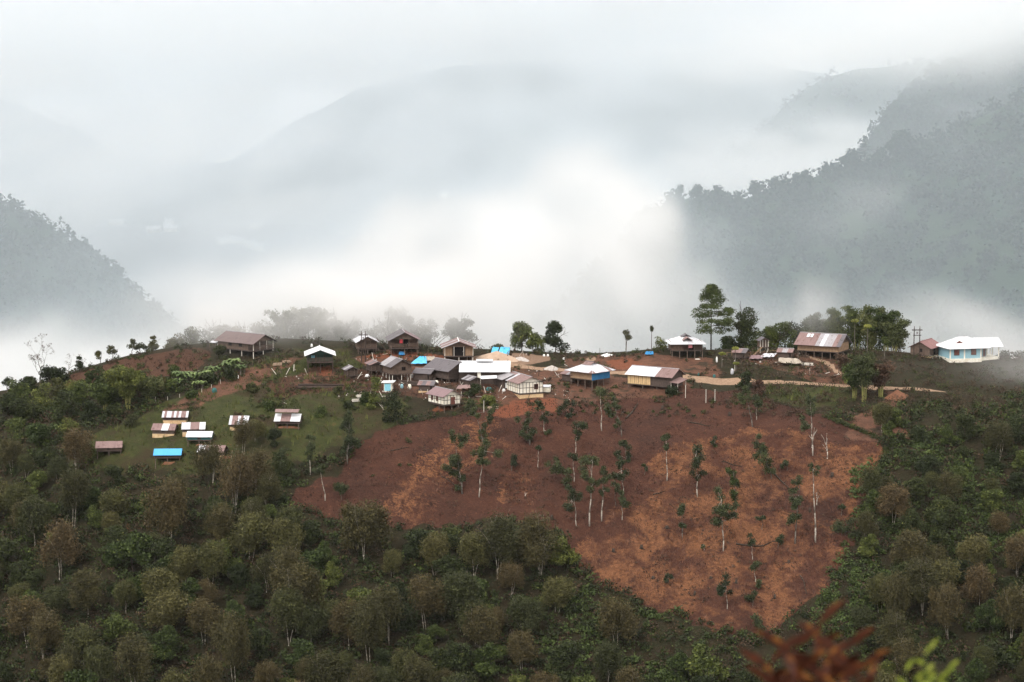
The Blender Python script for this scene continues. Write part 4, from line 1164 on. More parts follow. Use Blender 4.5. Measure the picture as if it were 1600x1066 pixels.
def plank_mat(name, a, b, scale=3.0, dirx=True, gap=(.02, .015, .012)):
    s = NT(name)
    tc = s.n('ShaderNodeTexCoord').outputs['Object']
    br = s.n('ShaderNodeTexBrick'); br.offset = 0; br.inputs['Scale'].default_value = scale
    br.inputs['Mortar Size'].default_value = .03; br.inputs['Brick Width'].default_value = .7; br.inputs['Row Height'].default_value = 6.0
    sp = s.n('ShaderNodeSeparateXYZ'); s.l(tc, sp.inputs[0])
    cb = s.n('ShaderNodeCombineXYZ'); s.l(s.math('ADD', sp.outputs[0], sp.outputs[1]), cb.inputs[0]); s.l(sp.outputs[2], cb.inputs[1])
    s.l(cb.outputs[0], br.inputs['Vector'])
    n = s.noise(2.2, 4, .65, tc, 2)
    c1 = s.mix(s.mapr(n, .38, .64), a, b)
    br.inputs['Mortar'].default_value = (*gap, 1)
    s.l(c1, br.inputs['Color1']); s.l(s.mix(.35, c1, b), br.inputs['Color2'])
    return s.finish(br.outputs['Color'], .9, n, .4, .05, spec=.1)

W = {}
def mats():
    W['white'] = sheet_mat('white_sheet', (.68, .69, .70), (.56, .57, .59), .5, .9, 0, 1, spots=(.56, .55, .55))
    W['zinc'] = sheet_mat('zinc_sheet', (.56, .57, .60), (.40, .40, .43), .45, .7, 0, 2, spots=(.30, .25, .24))
    W['grey'] = sheet_mat('grey_sheet', (.34, .33, .34), (.24, .22, .23), .55, .7, 0, 3, spots=(.19, .15, .15))
    W['rust'] = sheet_mat('rusty_sheet', (.150, .092, .084), (.250, .165, .155), .7, .8, 0, 4, spots=(.11, .060, .050))
    W['brownr'] = sheet_mat('brown_sheet', (.105, .075, .072), (.150, .108, .102), .7, .9, 0, 5, spots=(.075, .052, .05))
    W['purple'] = sheet_mat('purple_brown_sheet', (.170, .105, .110), (.225, .145, .148), .6, .9, 0, 6)
    W['redr'] = sheet_mat('dull_red_sheet', (.160, .070, .066), (.215, .10, .09), .6, .9, 0, 7)
    W['dark'] = sheet_mat('dark_sheet', (.085, .075, .082), (.125, .110, .118), .6, .9, 0, 8, spots=(.06, .05, .05))
    W['bluer'] = sheet_mat('blue_sheet', (.05, .32, .66), (.08, .38, .72), .4, .9, 0, 9)
    W['wood'] = plank_mat('weathered_planks', (.165, .115, .088), (.095, .068, .054), gap=(.04, .03, .026))
    W['wood2'] = plank_mat('dark_planks', (.105, .078, .066), (.062, .047, .041))
    W['tanw'] = plank_mat('bamboo_mat_wall', (.36, .24, .15), (.25, .165, .11), 2.2)
    W['yell'] = plank_mat('yellow_board_wall', (.62, .45, .24), (.50, .34, .18), 1.6, gap=(.16, .10, .06))
    W['green'] = plank_mat('green_board_wall', (.045, .090, .072), (.030, .062, .052))
    W['teal'] = plank_mat('teal_board_wall', (.055, .17, .16), (.04, .12, .12))
    W['plaster'] = bark_mat('white_plaster', (.80, .77, .68), (.66, .60, .48), 1.5)
    W['plinth'] = bark_mat('stained_plinth', (.62, .46, .27), (.48, .29, .16), 1.5)
    W['frame'] = bark_mat('dark_timber', (.070, .050, .042), (.045, .034, .03))
    W['post'] = bark_mat('old_posts', (.17, .13, .105), (.095, .07, .058))
    W['ppost'] = bark_mat('pale_posts', (.66, .62, .55), (.48, .43, .37))
    W['lblue'] = plank_mat('light_blue_boards', (.28, .46, .52), (.25, .42, .48), 2.6, gap=(.18, .38, .46))
    W['lbluep'] = bark_mat('light_blue_paint', (.25, .58, .70), (.22, .50, .62))
    W['bluetarp'] = bark_mat('blue_tarpaulin', (.045, .20, .40), (.03, .15, .32), 1.0)
    W['sky_tarp'] = bark_mat('bright_blue_tarpaulin', (.09, .38, .62), (.14, .46, .70), 1.2)
    W['wtarp'] = bark_mat('pale_tarpaulin', (.38, .33, .27), (.26, .22, .18), 1.2)
    W['painted_dark'] = bark_mat('painted_dark_inside', (.012, .010, .010), (.008, .007, .007))  # near-black colour on flat panels, painting the shade inside openings
    W['shutter'] = bark_mat('brown_shutter', (.16, .060, .045), (.11, .045, .036))
    W['pink'] = bark_mat('pink_cloth', (.75, .30, .32), (.62, .22, .26))
    W['redc'] = bark_mat('red_cloth', (.40, .05, .06), (.30, .04, .05))
    W['whitec'] = bark_mat('white_cloth', (.80, .80, .78), (.66, .66, .64))
    W['sand'] = bark_mat('sand', (.42, .31, .23), (.34, .245, .18), .8)
    W['stone'] = bark_mat('gravel', (.44, .40, .37), (.32, .28, .25), 3.0)
    W['conc'] = bark_mat('concrete', (.50, .48, .45), (.38, .36, .33), 1.0)
    W['earthp'] = bark_mat('bare_earth', (.20, .095, .055), (.14, .065, .04), 1.2)
mats()
SHEET = {'w': 'white', 'z': 'zinc', 'g': 'grey', 'r': 'rust', 'b': 'brownr', 'p': 'purple', 'R': 'redr', 'd': 'dark', 'B': 'bluer'}
HOUSE_SPOTS = []

def gable_roof(parent, L, Wd, z, rise, oL, oW, pa, pb, cap=True, x0=None, th=.06, name='roof', y0=0.0, capm='grey', ridge_gap=False):
    """ridge along x; pa, pb = sheet letters of the -y and the +y slope, left to right"""
    keys = sorted(set(pa + pb)); ml = [W[SHEET[k]] for k in keys]
    M = Mesh()
    xa, xb = -L / 2 - oL, L / 2 + oL
    if x0 is not None: xa += x0; xb += x0
    slope = rise / (Wd / 2); dz = slope * oW
    for pat, sg in ((pa, -1), (pb, 1)):
        n = len(pat)
        for i, k in enumerate(pat):
            a = xa + (xb - xa) * i / n; b = xa + (xb - xa) * (i + 1) / n
            lift = .008 * ((i * 7) % 3)
            q = [(a, y0 + sg * (Wd / 2 + oW), z - dz + lift), (b, y0 + sg * (Wd / 2 + oW), z - dz + lift), (b, y0, z + rise + lift), (a, y0, z + rise + lift)]
            M.slab(q, th, keys.index(k))
    r = M.build(name, ml, parent)
    if cap:
        C = Mesh(); C.bar((xa + .02, y0, z + rise + .03), (xb - .02, y0, z + rise + .03), .09, .09, 6)
        C.build('ridge_cap', W[capm], r)
    return r

def hip_roof(parent, L, Wd, z, rise, o, pat, endpat, th=.06, gablet=None, name='roof'):
    keys = sorted(set(pat + endpat)); ml = [W[SHEET[k]] for k in keys]
    M = Mesh()
    hl, hw = L / 2 + o, Wd / 2 + o
    zb = z - rise / (Wd / 2) * o; H = z + rise - zb
    for sg in (-1, 1):
        n = len(pat)
        for i, k in enumerate(pat):
            a = -hl + 2 * hl * i / n; b = -hl + 2 * hl * (i + 1) / n
            pts = [a] + [c for c in (-(hl - hw), hl - hw) if a < c < b] + [b]
            for u, v in zip(pts[:-1], pts[1:]):
                tu = min(1, (hl - abs(u)) / hw); tv = min(1, (hl - abs(v)) / hw)
                lift = .006 * (i % 3)
                M.poly([(u, sg * hw, zb + lift), (v, sg * hw, zb + lift), (v, sg * hw * (1 - tv), zb + H * tv + lift), (u, sg * hw * (1 - tu), zb + H * tu + lift)][::-sg], keys.index(k))
        n = len(endpat)
        for i, k in enumerate(endpat):
            a = -hw + 2 * hw * i / n; b = -hw + 2 * hw * (i + 1) / n
            pts = [a] + ([0] if a < 0 < b else []) + [b]
            for u, v in zip(pts[:-1], pts[1:]):
                tu = 1 - abs(u) / hw; tv = 1 - abs(v) / hw
                M.poly([(sg * hl, u, zb), (sg * hl, v, zb), (sg * (hl - hw * tv), v, zb + H * tv), (sg * (hl - hw * tu), u, zb + H * tu)][::sg], keys.index(k))
    M.box(-hl + .06, hl - .06, -hw + .06, hw - .06, zb - .10, zb - .02, 0)
    r = M.build(name, ml, parent)
    C = Mesh()
    C.bar((-(hl - hw), 0, zb + H + .02), (hl - hw, 0, zb + H + .02), .08, n=6)
    for sx in (-1, 1):
        for sy in (-1, 1):
            C.bar((sx * (hl - hw), 0, zb + H + .02), (sx * hl, sy * hw, zb + .03), .055, n=5)
    C.build('ridge_cap', W['zinc' if 'w' in pat else 'grey'], r)
    return r

def window_(parent, x, y, z, w_, h, face, mat='shutter', frame='frame'):
    """face: 'x+','x-','y+','y-'; x,y,z centre on the wall's face"""
    M = Mesh(); P_ = Mesh()
    ax, sg = face[0], (1 if face[1] == '+' else -1)
    def bx(m, u0, u1, z0, z1, d0, d1):
        d0, d1 = sorted((sg * d0, sg * d1))
        if ax == 'x': m.box(x + d0, x + d1, y + u0, y + u1, z + z0, z + z1)
        else: m.box(x + u0, x + u1, y + d0, y + d1, z + z0, z + z1)
    t = .07
    bx(M, -w_ / 2 - t, w_ / 2 + t, h / 2, h / 2 + t, .0, .06); bx(M, -w_ / 2 - t, w_ / 2 + t, -h / 2 - t, -h / 2, .0, .08)
    bx(M, -w_ / 2 - t, -w_ / 2, -h / 2, h / 2, .0, .06); bx(M, w_ / 2, w_ / 2 + t, -h / 2, h / 2, .0, .06)
    bx(M, -.02, .02, -h / 2, h / 2, .0, .05)
    f = M.build('window', W[frame], parent)
    bx(P_, -w_ / 2, w_ / 2, -h / 2, h / 2, -.02, .03)
    P_.build('pane', W[mat], f)
    return f

def door_(parent, x, y, z, w_, h, face, mat='frame'):
    M = Mesh()
    ax, sg = face[0], (1 if face[1] == '+' else -1)
    d0, d1 = sorted((-.02 * sg, .05 * sg))
    if ax == 'x': M.box(x + d0, x + d1, y - w_ / 2, y + w_ / 2, z, z + h)
    else: M.box(x - w_ / 2, x + w_ / 2, y + d0, y + d1, z, z + h)
    d = M.build('door', W[mat], parent)
    Hn = Mesh()
    if ax == 'x': Hn.box(x + sg * .05, x + sg * .09, y + w_ * .3, y + w_ * .3 + .08, z + h * .45, z + h * .5)
    else: Hn.box(x + w_ * .3, x + w_ * .3 + .08, *sorted((y + sg * .05, y + sg * .09)), z + h * .45, z + h * .5)
    Hn.build('handle', W['zinc'], d)

def wall_box(parent, x0, x1, y0, y1, z0, z1, rise, mat, gab=(True, True), gmat=None, t=.08, pitch_w=None):
    """four board walls with their gable triangles, and a dark inside"""
    M = Mesh(); pw = pitch_w or (y1 - y0)
    yc = (y0 + y1) / 2
    M.box(x0, x1, y0, y0 + t, z0, z1); M.box(x0, x1, y1 - t, y1, z0, z1)
    M.box(x0, x0 + t, y0 + t, y1 - t, z0, z1); M.box(x1 - t, x1, y0 + t, y1 - t, z0, z1)
    for g, xa, xb in ((gab[0], x0, x0 + t), (gab[1], x1 - t, x1)):
        if not g: continue
        hw = (y1 - y0) / 2 - .03; rz = rise * .93
        b = len(M.v)
        M.v += [(xa, yc - hw, z1), (xb, yc - hw, z1), (xb, yc + hw, z1), (xa, yc + hw, z1), (xa, yc, z1 + rz), (xb, yc, z1 + rz)]
        for f in ((0, 3, 4), (1, 5, 2), (0, 4, 5, 1), (3, 2, 5, 4), (0, 1, 2, 3)):
            M.f.append(tuple(b + i for i in f)); M.m.append(1 if gmat else 0)
    return M.build('wall', [W[mat], W[gmat or mat]], parent)

def posts(parent, pts, top, mat, z_world, c, yaw, r=.09, extra=.6, name='post'):
    for i, (x, y) in enumerate(pts):
        wx = c.x + x * math.cos(yaw) - y * math.sin(yaw); wy = c.y + x * math.sin(yaw) + y * math.cos(yaw)
        g = gz(wx, wy) - z_world
        M = Mesh(); M.bar((x, y, min(g, top - .3) - extra), (x, y, top), r, r * .9, 6)
        M.build(name, W[mat], parent)

def stilt_house(name, label, cx, cy, L, Wd, yaw, stilt, wh, rise, pa, pb, wall='wood', gmat=None, over=(.5, .6), veranda=0.0, pmat='post', cat='house', group='stilt houses of the village',
                wins=(), doors=(), cap=True, capm='grey', walls=True, rail=True, np_=(4, 3), Y=None, extra=None):
    c = hit(cx, cy) if Y is None else Vector((at(cx, cy, Y)[0], Y, gz(at(cx, cy, Y)[0], Y)))
    yaw = math.radians(yaw)
    r = empty(name, c, yaw, label, cat, group)
    HOUSE_SPOTS.append((c.x, c.y, max(L, Wd) * .62))
    zf = stilt
    F = Mesh(); F.box(-L / 2 - .1, L / 2 + .1, -Wd / 2 - .1, Wd / 2 + .1, zf - .18, zf - .02)
    F.build('floor', W['wood2'], r)
    if walls: wall_box(r, -L / 2, L / 2 - veranda, -Wd / 2, Wd / 2, zf, zf + wh, rise, wall, (True, True), gmat)
    if veranda > 0:
        for sy in (-1, 1):
            V_ = Mesh(); V_.bar((L / 2 - .06, sy * (Wd / 2 - .06), zf), (L / 2 - .06, sy * (Wd / 2 - .06), zf + wh), .07, n=6); V_.build('post', W[pmat], r)
            V_ = Mesh(); V_.bar((L / 2 - .06, sy * Wd * .17, zf), (L / 2 - .06, sy * Wd * .17, zf + wh), .06, n=6); V_.build('post', W[pmat], r)
        if rail:
            Q = Mesh()
            for zz in (.35, .75): Q.box(L / 2 - .05, L / 2 + .01, -Wd / 2 + .05, Wd / 2 - .05, zf + zz, zf + zz + .07)
            k = int(Wd / .28)
            for i in range(k): Q.box(L / 2 - .07, L / 2 - .02, -Wd / 2 + .1 + i * .28, -Wd / 2 + .17 + i * .28, zf, zf + .74)
            Q.build('railing', W['wood'], r)
        g = Mesh(); hw = Wd / 2
        g.v += [(L / 2 - .1, -hw, zf + wh), (L / 2 - .1, hw, zf + wh), (L / 2 - .1, 0, zf + wh + rise * .93), (L / 2 - .04, -hw, zf + wh), (L / 2 - .04, hw, zf + wh), (L / 2 - .04, 0, zf + wh + rise * .93)]
        for f in ((0, 2, 1), (3, 4, 5), (0, 1, 4, 3), (1, 2, 5, 4), (2, 0, 3, 5)): g.f.append(f); g.m.append(0)
        g.build('gable', W[gmat or wall], r)
    n1, n2 = np_
    pts = [(-L / 2 + .1 + (L - .2) * i / (n1 - 1), -Wd / 2 + .1 + (Wd - .2) * j / (n2 - 1)) for i in range(n1) for j in range(n2) if i in (0, n1 - 1) or j in (0, n2 - 1)]
    if stilt > .25: posts(r, pts, zf - .18, pmat, c.z, c, yaw)
    else:
        p = Mesh(); p.box(-L / 2 - .05, L / 2 + .05, -Wd / 2 - .05, Wd / 2 + .05, -3.2, zf - .19); p.build('plinth', W['plinth'], r)
    gable_roof(r, L, Wd, zf + wh, rise, over[0], over[1], pa, pb, cap, capm=capm)
    for (x, y, z, w_, h, f, *m) in wins: window_(r, x, y, zf + z, w_, h, f, *(m or ()))
    for (x, y, w_, h, f, *m) in doors: door_(r, x, y, zf + .02, w_, h, f, *(m or ()))
    return r

def timber_frame(parent, L, Wd, z0, wh, nL, nW, rise=0, mat='frame'):
    """dark timbers standing on pale panels"""
    M = Mesh(); t = .05; p = .025
    for sy in (-1, 1):
        for i in range(nL + 1):
            x = -L / 2 + L * i / nL
            M.box(x - t, x + t, *sorted((sy * (Wd / 2), sy * (Wd / 2 + p))), z0, z0 + wh)
        for zz in (0.03, .5, .97): M.box(-L / 2, L / 2, *sorted((sy * (Wd / 2 + p * .5), sy * (Wd / 2 + p * 1.3))), z0 + wh * zz - t, z0 + wh * zz + t)
    for sx in (-1, 1):
        for i in range(nW + 1):
            y = -Wd / 2 + Wd * i / nW
            M.box(*sorted((sx * (L / 2), sx * (L / 2 + p))), y - t, y + t, z0, z0 + wh)
        for zz in (0.03, .5, .97): M.box(*sorted((sx * (L / 2 + p * .5), sx * (L / 2 + p * 1.3))), -Wd / 2, Wd / 2, z0 + wh * zz - t, z0 + wh * zz + t)
    M.build('timber_frame', W[mat], parent)

def build_village():
    # long brown house at the left end of the crest
    h = stilt_house('stilt_house', 'long brown plank house with a brown sheet roof beside the banana plants', 384, 549, 10.0, 5.8, -38, .7, 1.7, 1.35, 'bbbbbbbb', 'bbbb', 'wood', None, (.6, .7), 1.6, 'ppost',
                    wins=((-1.5, -2.9, 1.0, .8, .7, 'y-', 'painted_dark'), (1.4, -2.9, 1.0, .8, .7, 'y-', 'painted_dark')), doors=((2.8, .6, .9, 1.7, 'x+', 'painted_dark'),))
    S = Mesh(); S.slab([(-7.2, -3.2, 1.6), (-5.3, -3.2, 1.6), (-5.3, -1.6, 2.0), (-7.2, -1.6, 2.0)], .06); S.build('porch_roof', W['zinc'], h)
    c = h.location
    posts(h, [(-7.1, -3.1), (-5.4, -3.1), (-7.1, -1.7)], 1.6, 'post', c.z, c, math.radians(-40), .06)
    # white-roofed green house
    stilt_house('stilt_house', 'green-walled stilt house under a white gable roof, left of the power pole', 500, 573, 6.4, 5.0, -84, 1.3, 1.5, .95, 'wwwwww', 'wwwwww', 'green', 'green', (.6, .6), 1.2, 'frame',
                wins=((2.0, -1.4, .9, .7, .6, 'x+', 'lbluep'),), capm='white')
    # crest row
    h = stilt_house('stilt_house', 'small plank house under a silver gable roof behind the twin power pole', 572, 548, 5.2, 3.9, -80, .7, 1.5, 1.0, 'zzzzz', 'zzzzz', 'wood', 'wood', (.5, .5), .9, 'post', capm='zinc')
    S = Mesh(); S.slab([(-1.6, 2.3, 2.4), (1.9, 2.3, 2.4), (2.1, 3.9, .1), (-1.4, 3.9, .1)], .08); S.build('lean_to', W['wood'], h)
    h = stilt_house('stilt_house', 'brown stilt house with an open front and a purple-brown roof', 630, 549, 6.4, 5.6, -82, 1.0, 1.8, 1.45, 'dddddd', 'pdppdp', 'wood', 'wood', (.6, .6), 1.6, 'post', doors=((1.6, .4, .9, 1.6, 'x+', 'painted_dark'),))
    Cm = Mesh(); Cm.box(3.17, 3.2, -1.0, -.4, 2.0, 2.75); Cm.build('hanging_cloth', W['redc'], h)
    h = stilt_house('stilt_house', 'stilt house with bamboo-mat walls and a rusty roof edged in white', 716, 560, 6.2, 5.8, -86, .8, 1.9, 1.1, 'rrgrrg', 'grrgrr', 'tanw', 'wood', (.6, .7), .6, 'ppost', rail=False,
                    doors=((2.55, 0, 2.6, 1.75, 'x+', 'painted_dark'),), capm='whitec')  # wide dark panel paints the shade of the open front, no door leaf
    # middle row
    stilt_house('stilt_house', 'grey-roofed plank house on white posts above the toilet cubicle', 620, 592, 5.4, 4.0, -66, 1.3, 1.7, 1.15, 'gggddd', 'ddd', 'wood', 'wood', (.55, .55), 0, 'ppost', wins=((2.7, .4, 1.0, .7, .6, 'x+', 'painted_dark'),))
    stilt_house('house', 'low house with a dark gable roof tucked behind the big white roof', 700, 592, 7.2, 5.2, -50, .6, 1.7, 1.45, 'dddddd', 'dddd', 'wood2', 'wood', (.5, .6), 0, 'post', group='dark-roofed houses of the middle row')
    # the big white roof
    c = hit(758, 596)
    h = empty('hall', c, math.radians(-1), 'long hall under a broad bright white roof in the middle of the village', 'hall')
    HOUSE_SPOTS.append((c.x, c.y, 6))
    wall_box(h, -4.9, 4.9, -2.6, 2.6, -.4, 2.5, 1.3, 'wood2')
    P_ = Mesh(); P_.box(-1.4, -.75, -3.1, -2.9, -.6, 2.4); P_.build('pillar', W['plaster'], h)
    for x in (-4.8, 4.7):
        P_ = Mesh(); P_.bar((x, -3.0, -.8), (x, -3.0, 2.4), .08, n=6); P_.build('post', W['frame'], h)
    gable_roof(h, 9.4, 5.4, 2.6, 1.35, .3, .7, 'wwwwwwwwww', 'wwwwwwwwww', capm='white')
    V_ = Mesh(); V_.slab([(-1.7, -.9, 4.08), (1.5, -.9, 4.08), (1.5, .2, 4.35), (-1.7, .2, 4.35)], .05); V_.build('roof_vent', W['white'], h)
    S = Mesh(); S.slab([(-.6, -5.6, 1.2), (2.4, -5.6, 1.35), (2.4, -4.2, 1.75), (-.9, -4.2, 1.6)], .05); S.build('awning', W['white'], h)
    # open shed and the rusty roof
    h = stilt_house('shed', 'open shed with a grey patched roof between the white hall and the timbered house', 792, 604, 5.6, 4.2, -64, .05, 1.9, .75, 'ggggg', 'grgrg', 'wood2', 'wood2', (.4, .5), 0, 'post', 'shed', group='sheds of the village')
    for i, (x, y, m_) in enumerate([(2.84, -1.5, 'whitec'), (2.84, -.7, 'painted_dark'), (2.84, .2, 'whitec'), (2.84, 1.1, 'redc')]):
        q = Mesh(); q.box(x, x + .06, y - .22, y + .22, .1, 1.1 + .2 * (i % 2)); q.build('hanging_cloth', W[m_], h)
    h = stilt_house('timbered_house', 'white half-timbered house with a long rusty roof and one open window', 816, 612, 8.4, 4.9, -66, .2, 2.2, 1.0, 'rrrzrrrrr', 'rrrrrr', 'plaster', 'plaster', (.45, .5), 0, 'post', 'house', group='white half-timbered houses',
                    wins=((4.2, 1.0, 1.25, .7, .9, 'x+', 'painted_dark', 'shutter'),))
    timber_frame(h, 8.4, 4.9, .2, 2.2, 8, 7)
    h = stilt_house('shed', 'tiny grey-walled shed at the right corner of the half-timbered house', 853, 613, 1.7, 1.4, -8, .1, 1.1, .25, 'zz', 'zz', 'plaster', 'plaster', (.15, .2), 0, 'post', 'shed', cap=False, group='sheds of the village')
    h = stilt_house('timbered_house', 'small white half-timbered house with a plum roof at the top of the field', 694, 632, 5.6, 3.6, -56, .3, 1.8, .95, 'pppppp', 'pppppp', 'plaster', 'plaster', (.4, .45), 0, 'post', 'house', group='white half-timbered houses',
                    wins=((-1.4, -1.8, 1.0, .55, .8, 'y-', 'shutter'), (.4, -1.8, 1.0, .55, .8, 'y-', 'shutter')), doors=((2.8, .2, .95, 1.4, 'x+', 'shutter'),))
    timber_frame(h, 5.6, 3.6, .3, 1.8, 5, 5)
    # small dark sheds crowding the core
    for a in [(586, 584, 3.4, 2.6, -70, .9, 1.2, .5, 'rrdr', 'drd', 'half-open rusty shed among upright boards left of the grey-roofed house'), (664, 594, 3.6, 2.8, -25, .3, 1.3, .6, 'dddd', 'ddd', 'low dark shed between grey-roofed and dark-roofed houses'),
              (738, 604, 3.0, 2.4, -60, .3, 1.2, .5, 'gdgd', 'ddd', 'low grey shed below the left end of the white hall'), (668, 610, 2.8, 2.2, -15, .2, 1.1, .5, 'rdrd', 'rr', 'little rusty shed above the plum-roofed house'),
              (893, 596, 3.0, 2.4, -50, .3, 1.3, .5, 'rrgr', 'rr', 'little rusty shed left of the blue-sided house'), (548, 588, 2.8, 2.2, -70, .3, 1.2, .5, 'dgd', 'dd', 'little dark shed on the slope below the twin power pole'),
              (1158, 560, 2.6, 2.0, -30, .3, 1.1, .5, 'rrd', 'dd', 'little dark shed on the bank right of the papayas'), (1228, 560, 2.8, 2.2, -20, .3, 1.2, .5, 'rgr', 'rr', 'little rusty shed at the left foot of the patched-roof house')]:
        stilt_house('shed', a[10], *a[:8], a[8], a[9], 'wood2', 'wood2', (.3, .35), .5, 'post', 'shed', group='sheds of the village', np_=(3, 2))
    # toilet cubicle
    c = hit(607, 612); h = empty('toilet_cubicle', c, math.radians(-10), 'white toilet cubicle with a light blue door and flat white roof', 'cubicle')
    M = Mesh(); M.box(-.75, .75, -.7, .7, -1.2, 1.75); M.build('wall', W['plaster'], h)
    M = Mesh(); M.slab([(-1.25, -1.0, 1.80), (1.25, -1.0, 1.90), (1.25, 1.0, 2.05), (-1.25, 1.0, 1.95)], .08); M.build('roof', W['white'], h)
    door_(h, 0, -.7, .2, 1.2, 1.4, 'y-', 'lbluep')
    # blue-sided stilt house
    c = hit(922, 602); yw = -42
    h = empty('stilt_house', c, math.radians(yw), 'corner-on stilt house with one wall of blue tarpaulin and a patched silver roof', 'house', 'stilt houses of the village')
    HOUSE_SPOTS.append((c.x, c.y, 4.5))
    L, Wd = 5.6, 5.4
    F = Mesh(); F.box(-L / 2, L / 2, -Wd / 2, Wd / 2, 1.35, 1.5); F.build('floor', W['wood2'], h)
    M = Mesh(); t = .08
    M.box(-L / 2, L / 2, -Wd / 2, -Wd / 2 + t, 1.5, 3.3, 0); M.box(-L / 2, L / 2, Wd / 2 - t, Wd / 2, 1.5, 3.3, 0); M.box(-L / 2, -L / 2 + t, -Wd / 2 + t, Wd / 2 - t, 1.5, 3.3, 0)
    M.build('wall', [W['tanw']], h)
    M = Mesh(); M.box(L / 2 - t, L / 2 + .02, -Wd / 2 - .02, Wd / 2, 1.42, 3.25); M.build('tarpaulin_wall', W['bluetarp'], h)
    posts(h, [(-L / 2 + .1 + (L - .2) * i / 3, -Wd / 2 + .1) for i in range(4)] + [(L / 2 - .1, -Wd / 2 + .1 + (Wd - .2) * i / 3) for i in (1, 2, 3)] + [(-L / 2 + .1, Wd / 2 - .1), (-.8, Wd / 2 - .1)], 1.35, 'post', c.z, c, math.radians(yw))
    r_ = hip_roof(h, L, Wd, 3.3, 1.25, .8, 'zwwzwzr', 'rwzzwrz')
    gable_roof(h, 1.6, 1.9, 4.25, .42, .3, .25, 'rr', 'dr', True, name='smoke_vent', capm='dark')
    # the yellow-walled long house
    h = stilt_house('long_house', 'yellow-walled house with half its roof white and half rusty, beside the dirt road', 1024, 602, 9.6, 4.6, -33, .3, 2.1, 1.15, 'wwwwwwzrrrr', 'rrrrrrrrrr', 'wood2', 'wood2', (.5, .6), 0, 'post', 'house', group='houses along the dirt road')
    M = Mesh(); M.box(-4.86, .2, -2.36, -2.305, .3, 2.4, 0); M.box(-4.86, -4.81, -2.3, 2.2, .3, 2.4, 0); M.build('yellow_wall', W['yell'], h)
    M = Mesh()
    for i in range(5): M.box(-4.2 + i * .85, -4.14 + i * .85, -2.39, -2.365, .5, 2.3)
    M.build('wall_batten', W['frame'], h)
    M = Mesh(); M.slab([(4.7, -2.9, 1.3), (6.5, -2.6, 1.1), (6.5, 1.0, 1.5), (4.9, 1.0, 1.9)], .06); M.build('porch_roof', W['rust'], h)
    posts(h, [(6.3, -2.4), (6.3, .8), (5.0, -2.7)], 1.15, 'ppost', h.location.z, h.location, math.radians(-33), .06)
    # white-roofed house by the pine
    c = hit(1071, 554); yw = -86
    h = empty('stilt_house', c, math.radians(yw), 'stilt house with a silver-white hipped roof and pink laundry beside the tall pine', 'house', 'stilt houses of the village')
    HOUSE_SPOTS.append((c.x, c.y, 4.5))
    L, Wd = 5.4, 6.4
    F = Mesh(); F.box(-L / 2, L / 2, -Wd / 2, Wd / 2, .95, 1.1); F.build('floor', W['wood2'], h)
    M = Mesh(); M.box(-L / 2, L / 2 - 1.3, -Wd / 2, -Wd / 2 + t, 1.1, 2.8); M.box(-L / 2, L / 2 - 1.3, Wd / 2 - t, Wd / 2, 1.1, 2.8); M.box(-L / 2, -L / 2 + t, -Wd / 2 + t, Wd / 2 - t, 1.1, 2.8); M.box(L / 2 - 1.38, L / 2 - 1.3, -Wd / 2 + t, Wd / 2 - t, 1.1, 2.8)
    M.box(L / 2 - .08, L / 2, -Wd / 2, -Wd * .12, 1.1, 2.8)
    M.build('wall', W['wood'], h)
    door_(h, L / 2 - 1.3, 1.0, 1.12, .9, 1.55, 'x+', 'painted_dark')
    for y in (-Wd / 2 + .1, -.3, 1.4, Wd / 2 - .1):
        M = Mesh(); M.bar((L / 2 - .12, y, 1.1), (L / 2 - .12, y, 2.85), .06, n=6); M.build('post', W['post'], h)
    M = Mesh(); M.box(L / 2 - .02, L / 2 + .03, .2, 1.0, 1.6, 2.6); M.build('hanging_cloth', W['pink'], h)
    posts(h, [(L / 2 - .1, -Wd / 2 + .1 + (Wd - .2) * i / 4) for i in range(5)] + [(-L / 2 + .1, -Wd / 2 + .1), (-L / 2 + .1, Wd / 2 - .1), (0, -Wd / 2 + .1), (0, Wd / 2 - .1)], .95, 'post', c.z, c, math.radians(yw))
    hip_roof(h, L, Wd * .9, 2.85, 1.15, .9, 'zwwwww', 'wwwzzw')
    M = Mesh(); M.slab([(1.4, -1.0, 3.25), (2.9, -1.0, 3.15), (2.9, 0, 3.75), (1.0, 0, 3.85)], .06); M.slab([(1.4, 1.0, 3.25), (2.9, 1.0, 3.15), (2.9, 0, 3.75), (1.0, 0, 3.85)], .06); M.build('gablet', W['rust'], h)
    gable_roof(h, 1.5, 1.7, 3.8, .35, .2, .2, 'dd', 'dd', True, name='smoke_vent', capm='dark')
    # tiny brown hut with steps
    h = stilt_house('hut', 'tiny brown hut with two pale posts under the dark conifers', 1192, 549, 2.0, 1.8, -80, 1.0, 1.4, .55, 'dd', 'bb', 'wood', 'wood', (.3, .3), .8, 'ppost', 'hut', cap=False, group='huts of the village', rail=False, np_=(2, 2))
    M = Mesh()
    M.bar((1.0, -.6, 1.0), (2.2, -2.6, -.4), .07, n=5); M.bar((1.3, -.5, 1.0), (2.5, -2.5, -.4), .07, n=5)
    for i in range(6): M.box(1.0 + i * .2, 1.5 + i * .2, -.95 - i * .33, -.75 - i * .33, .72 - i * .23, .77 - i * .23)
    M.build('ladder', W['tanw'], h)
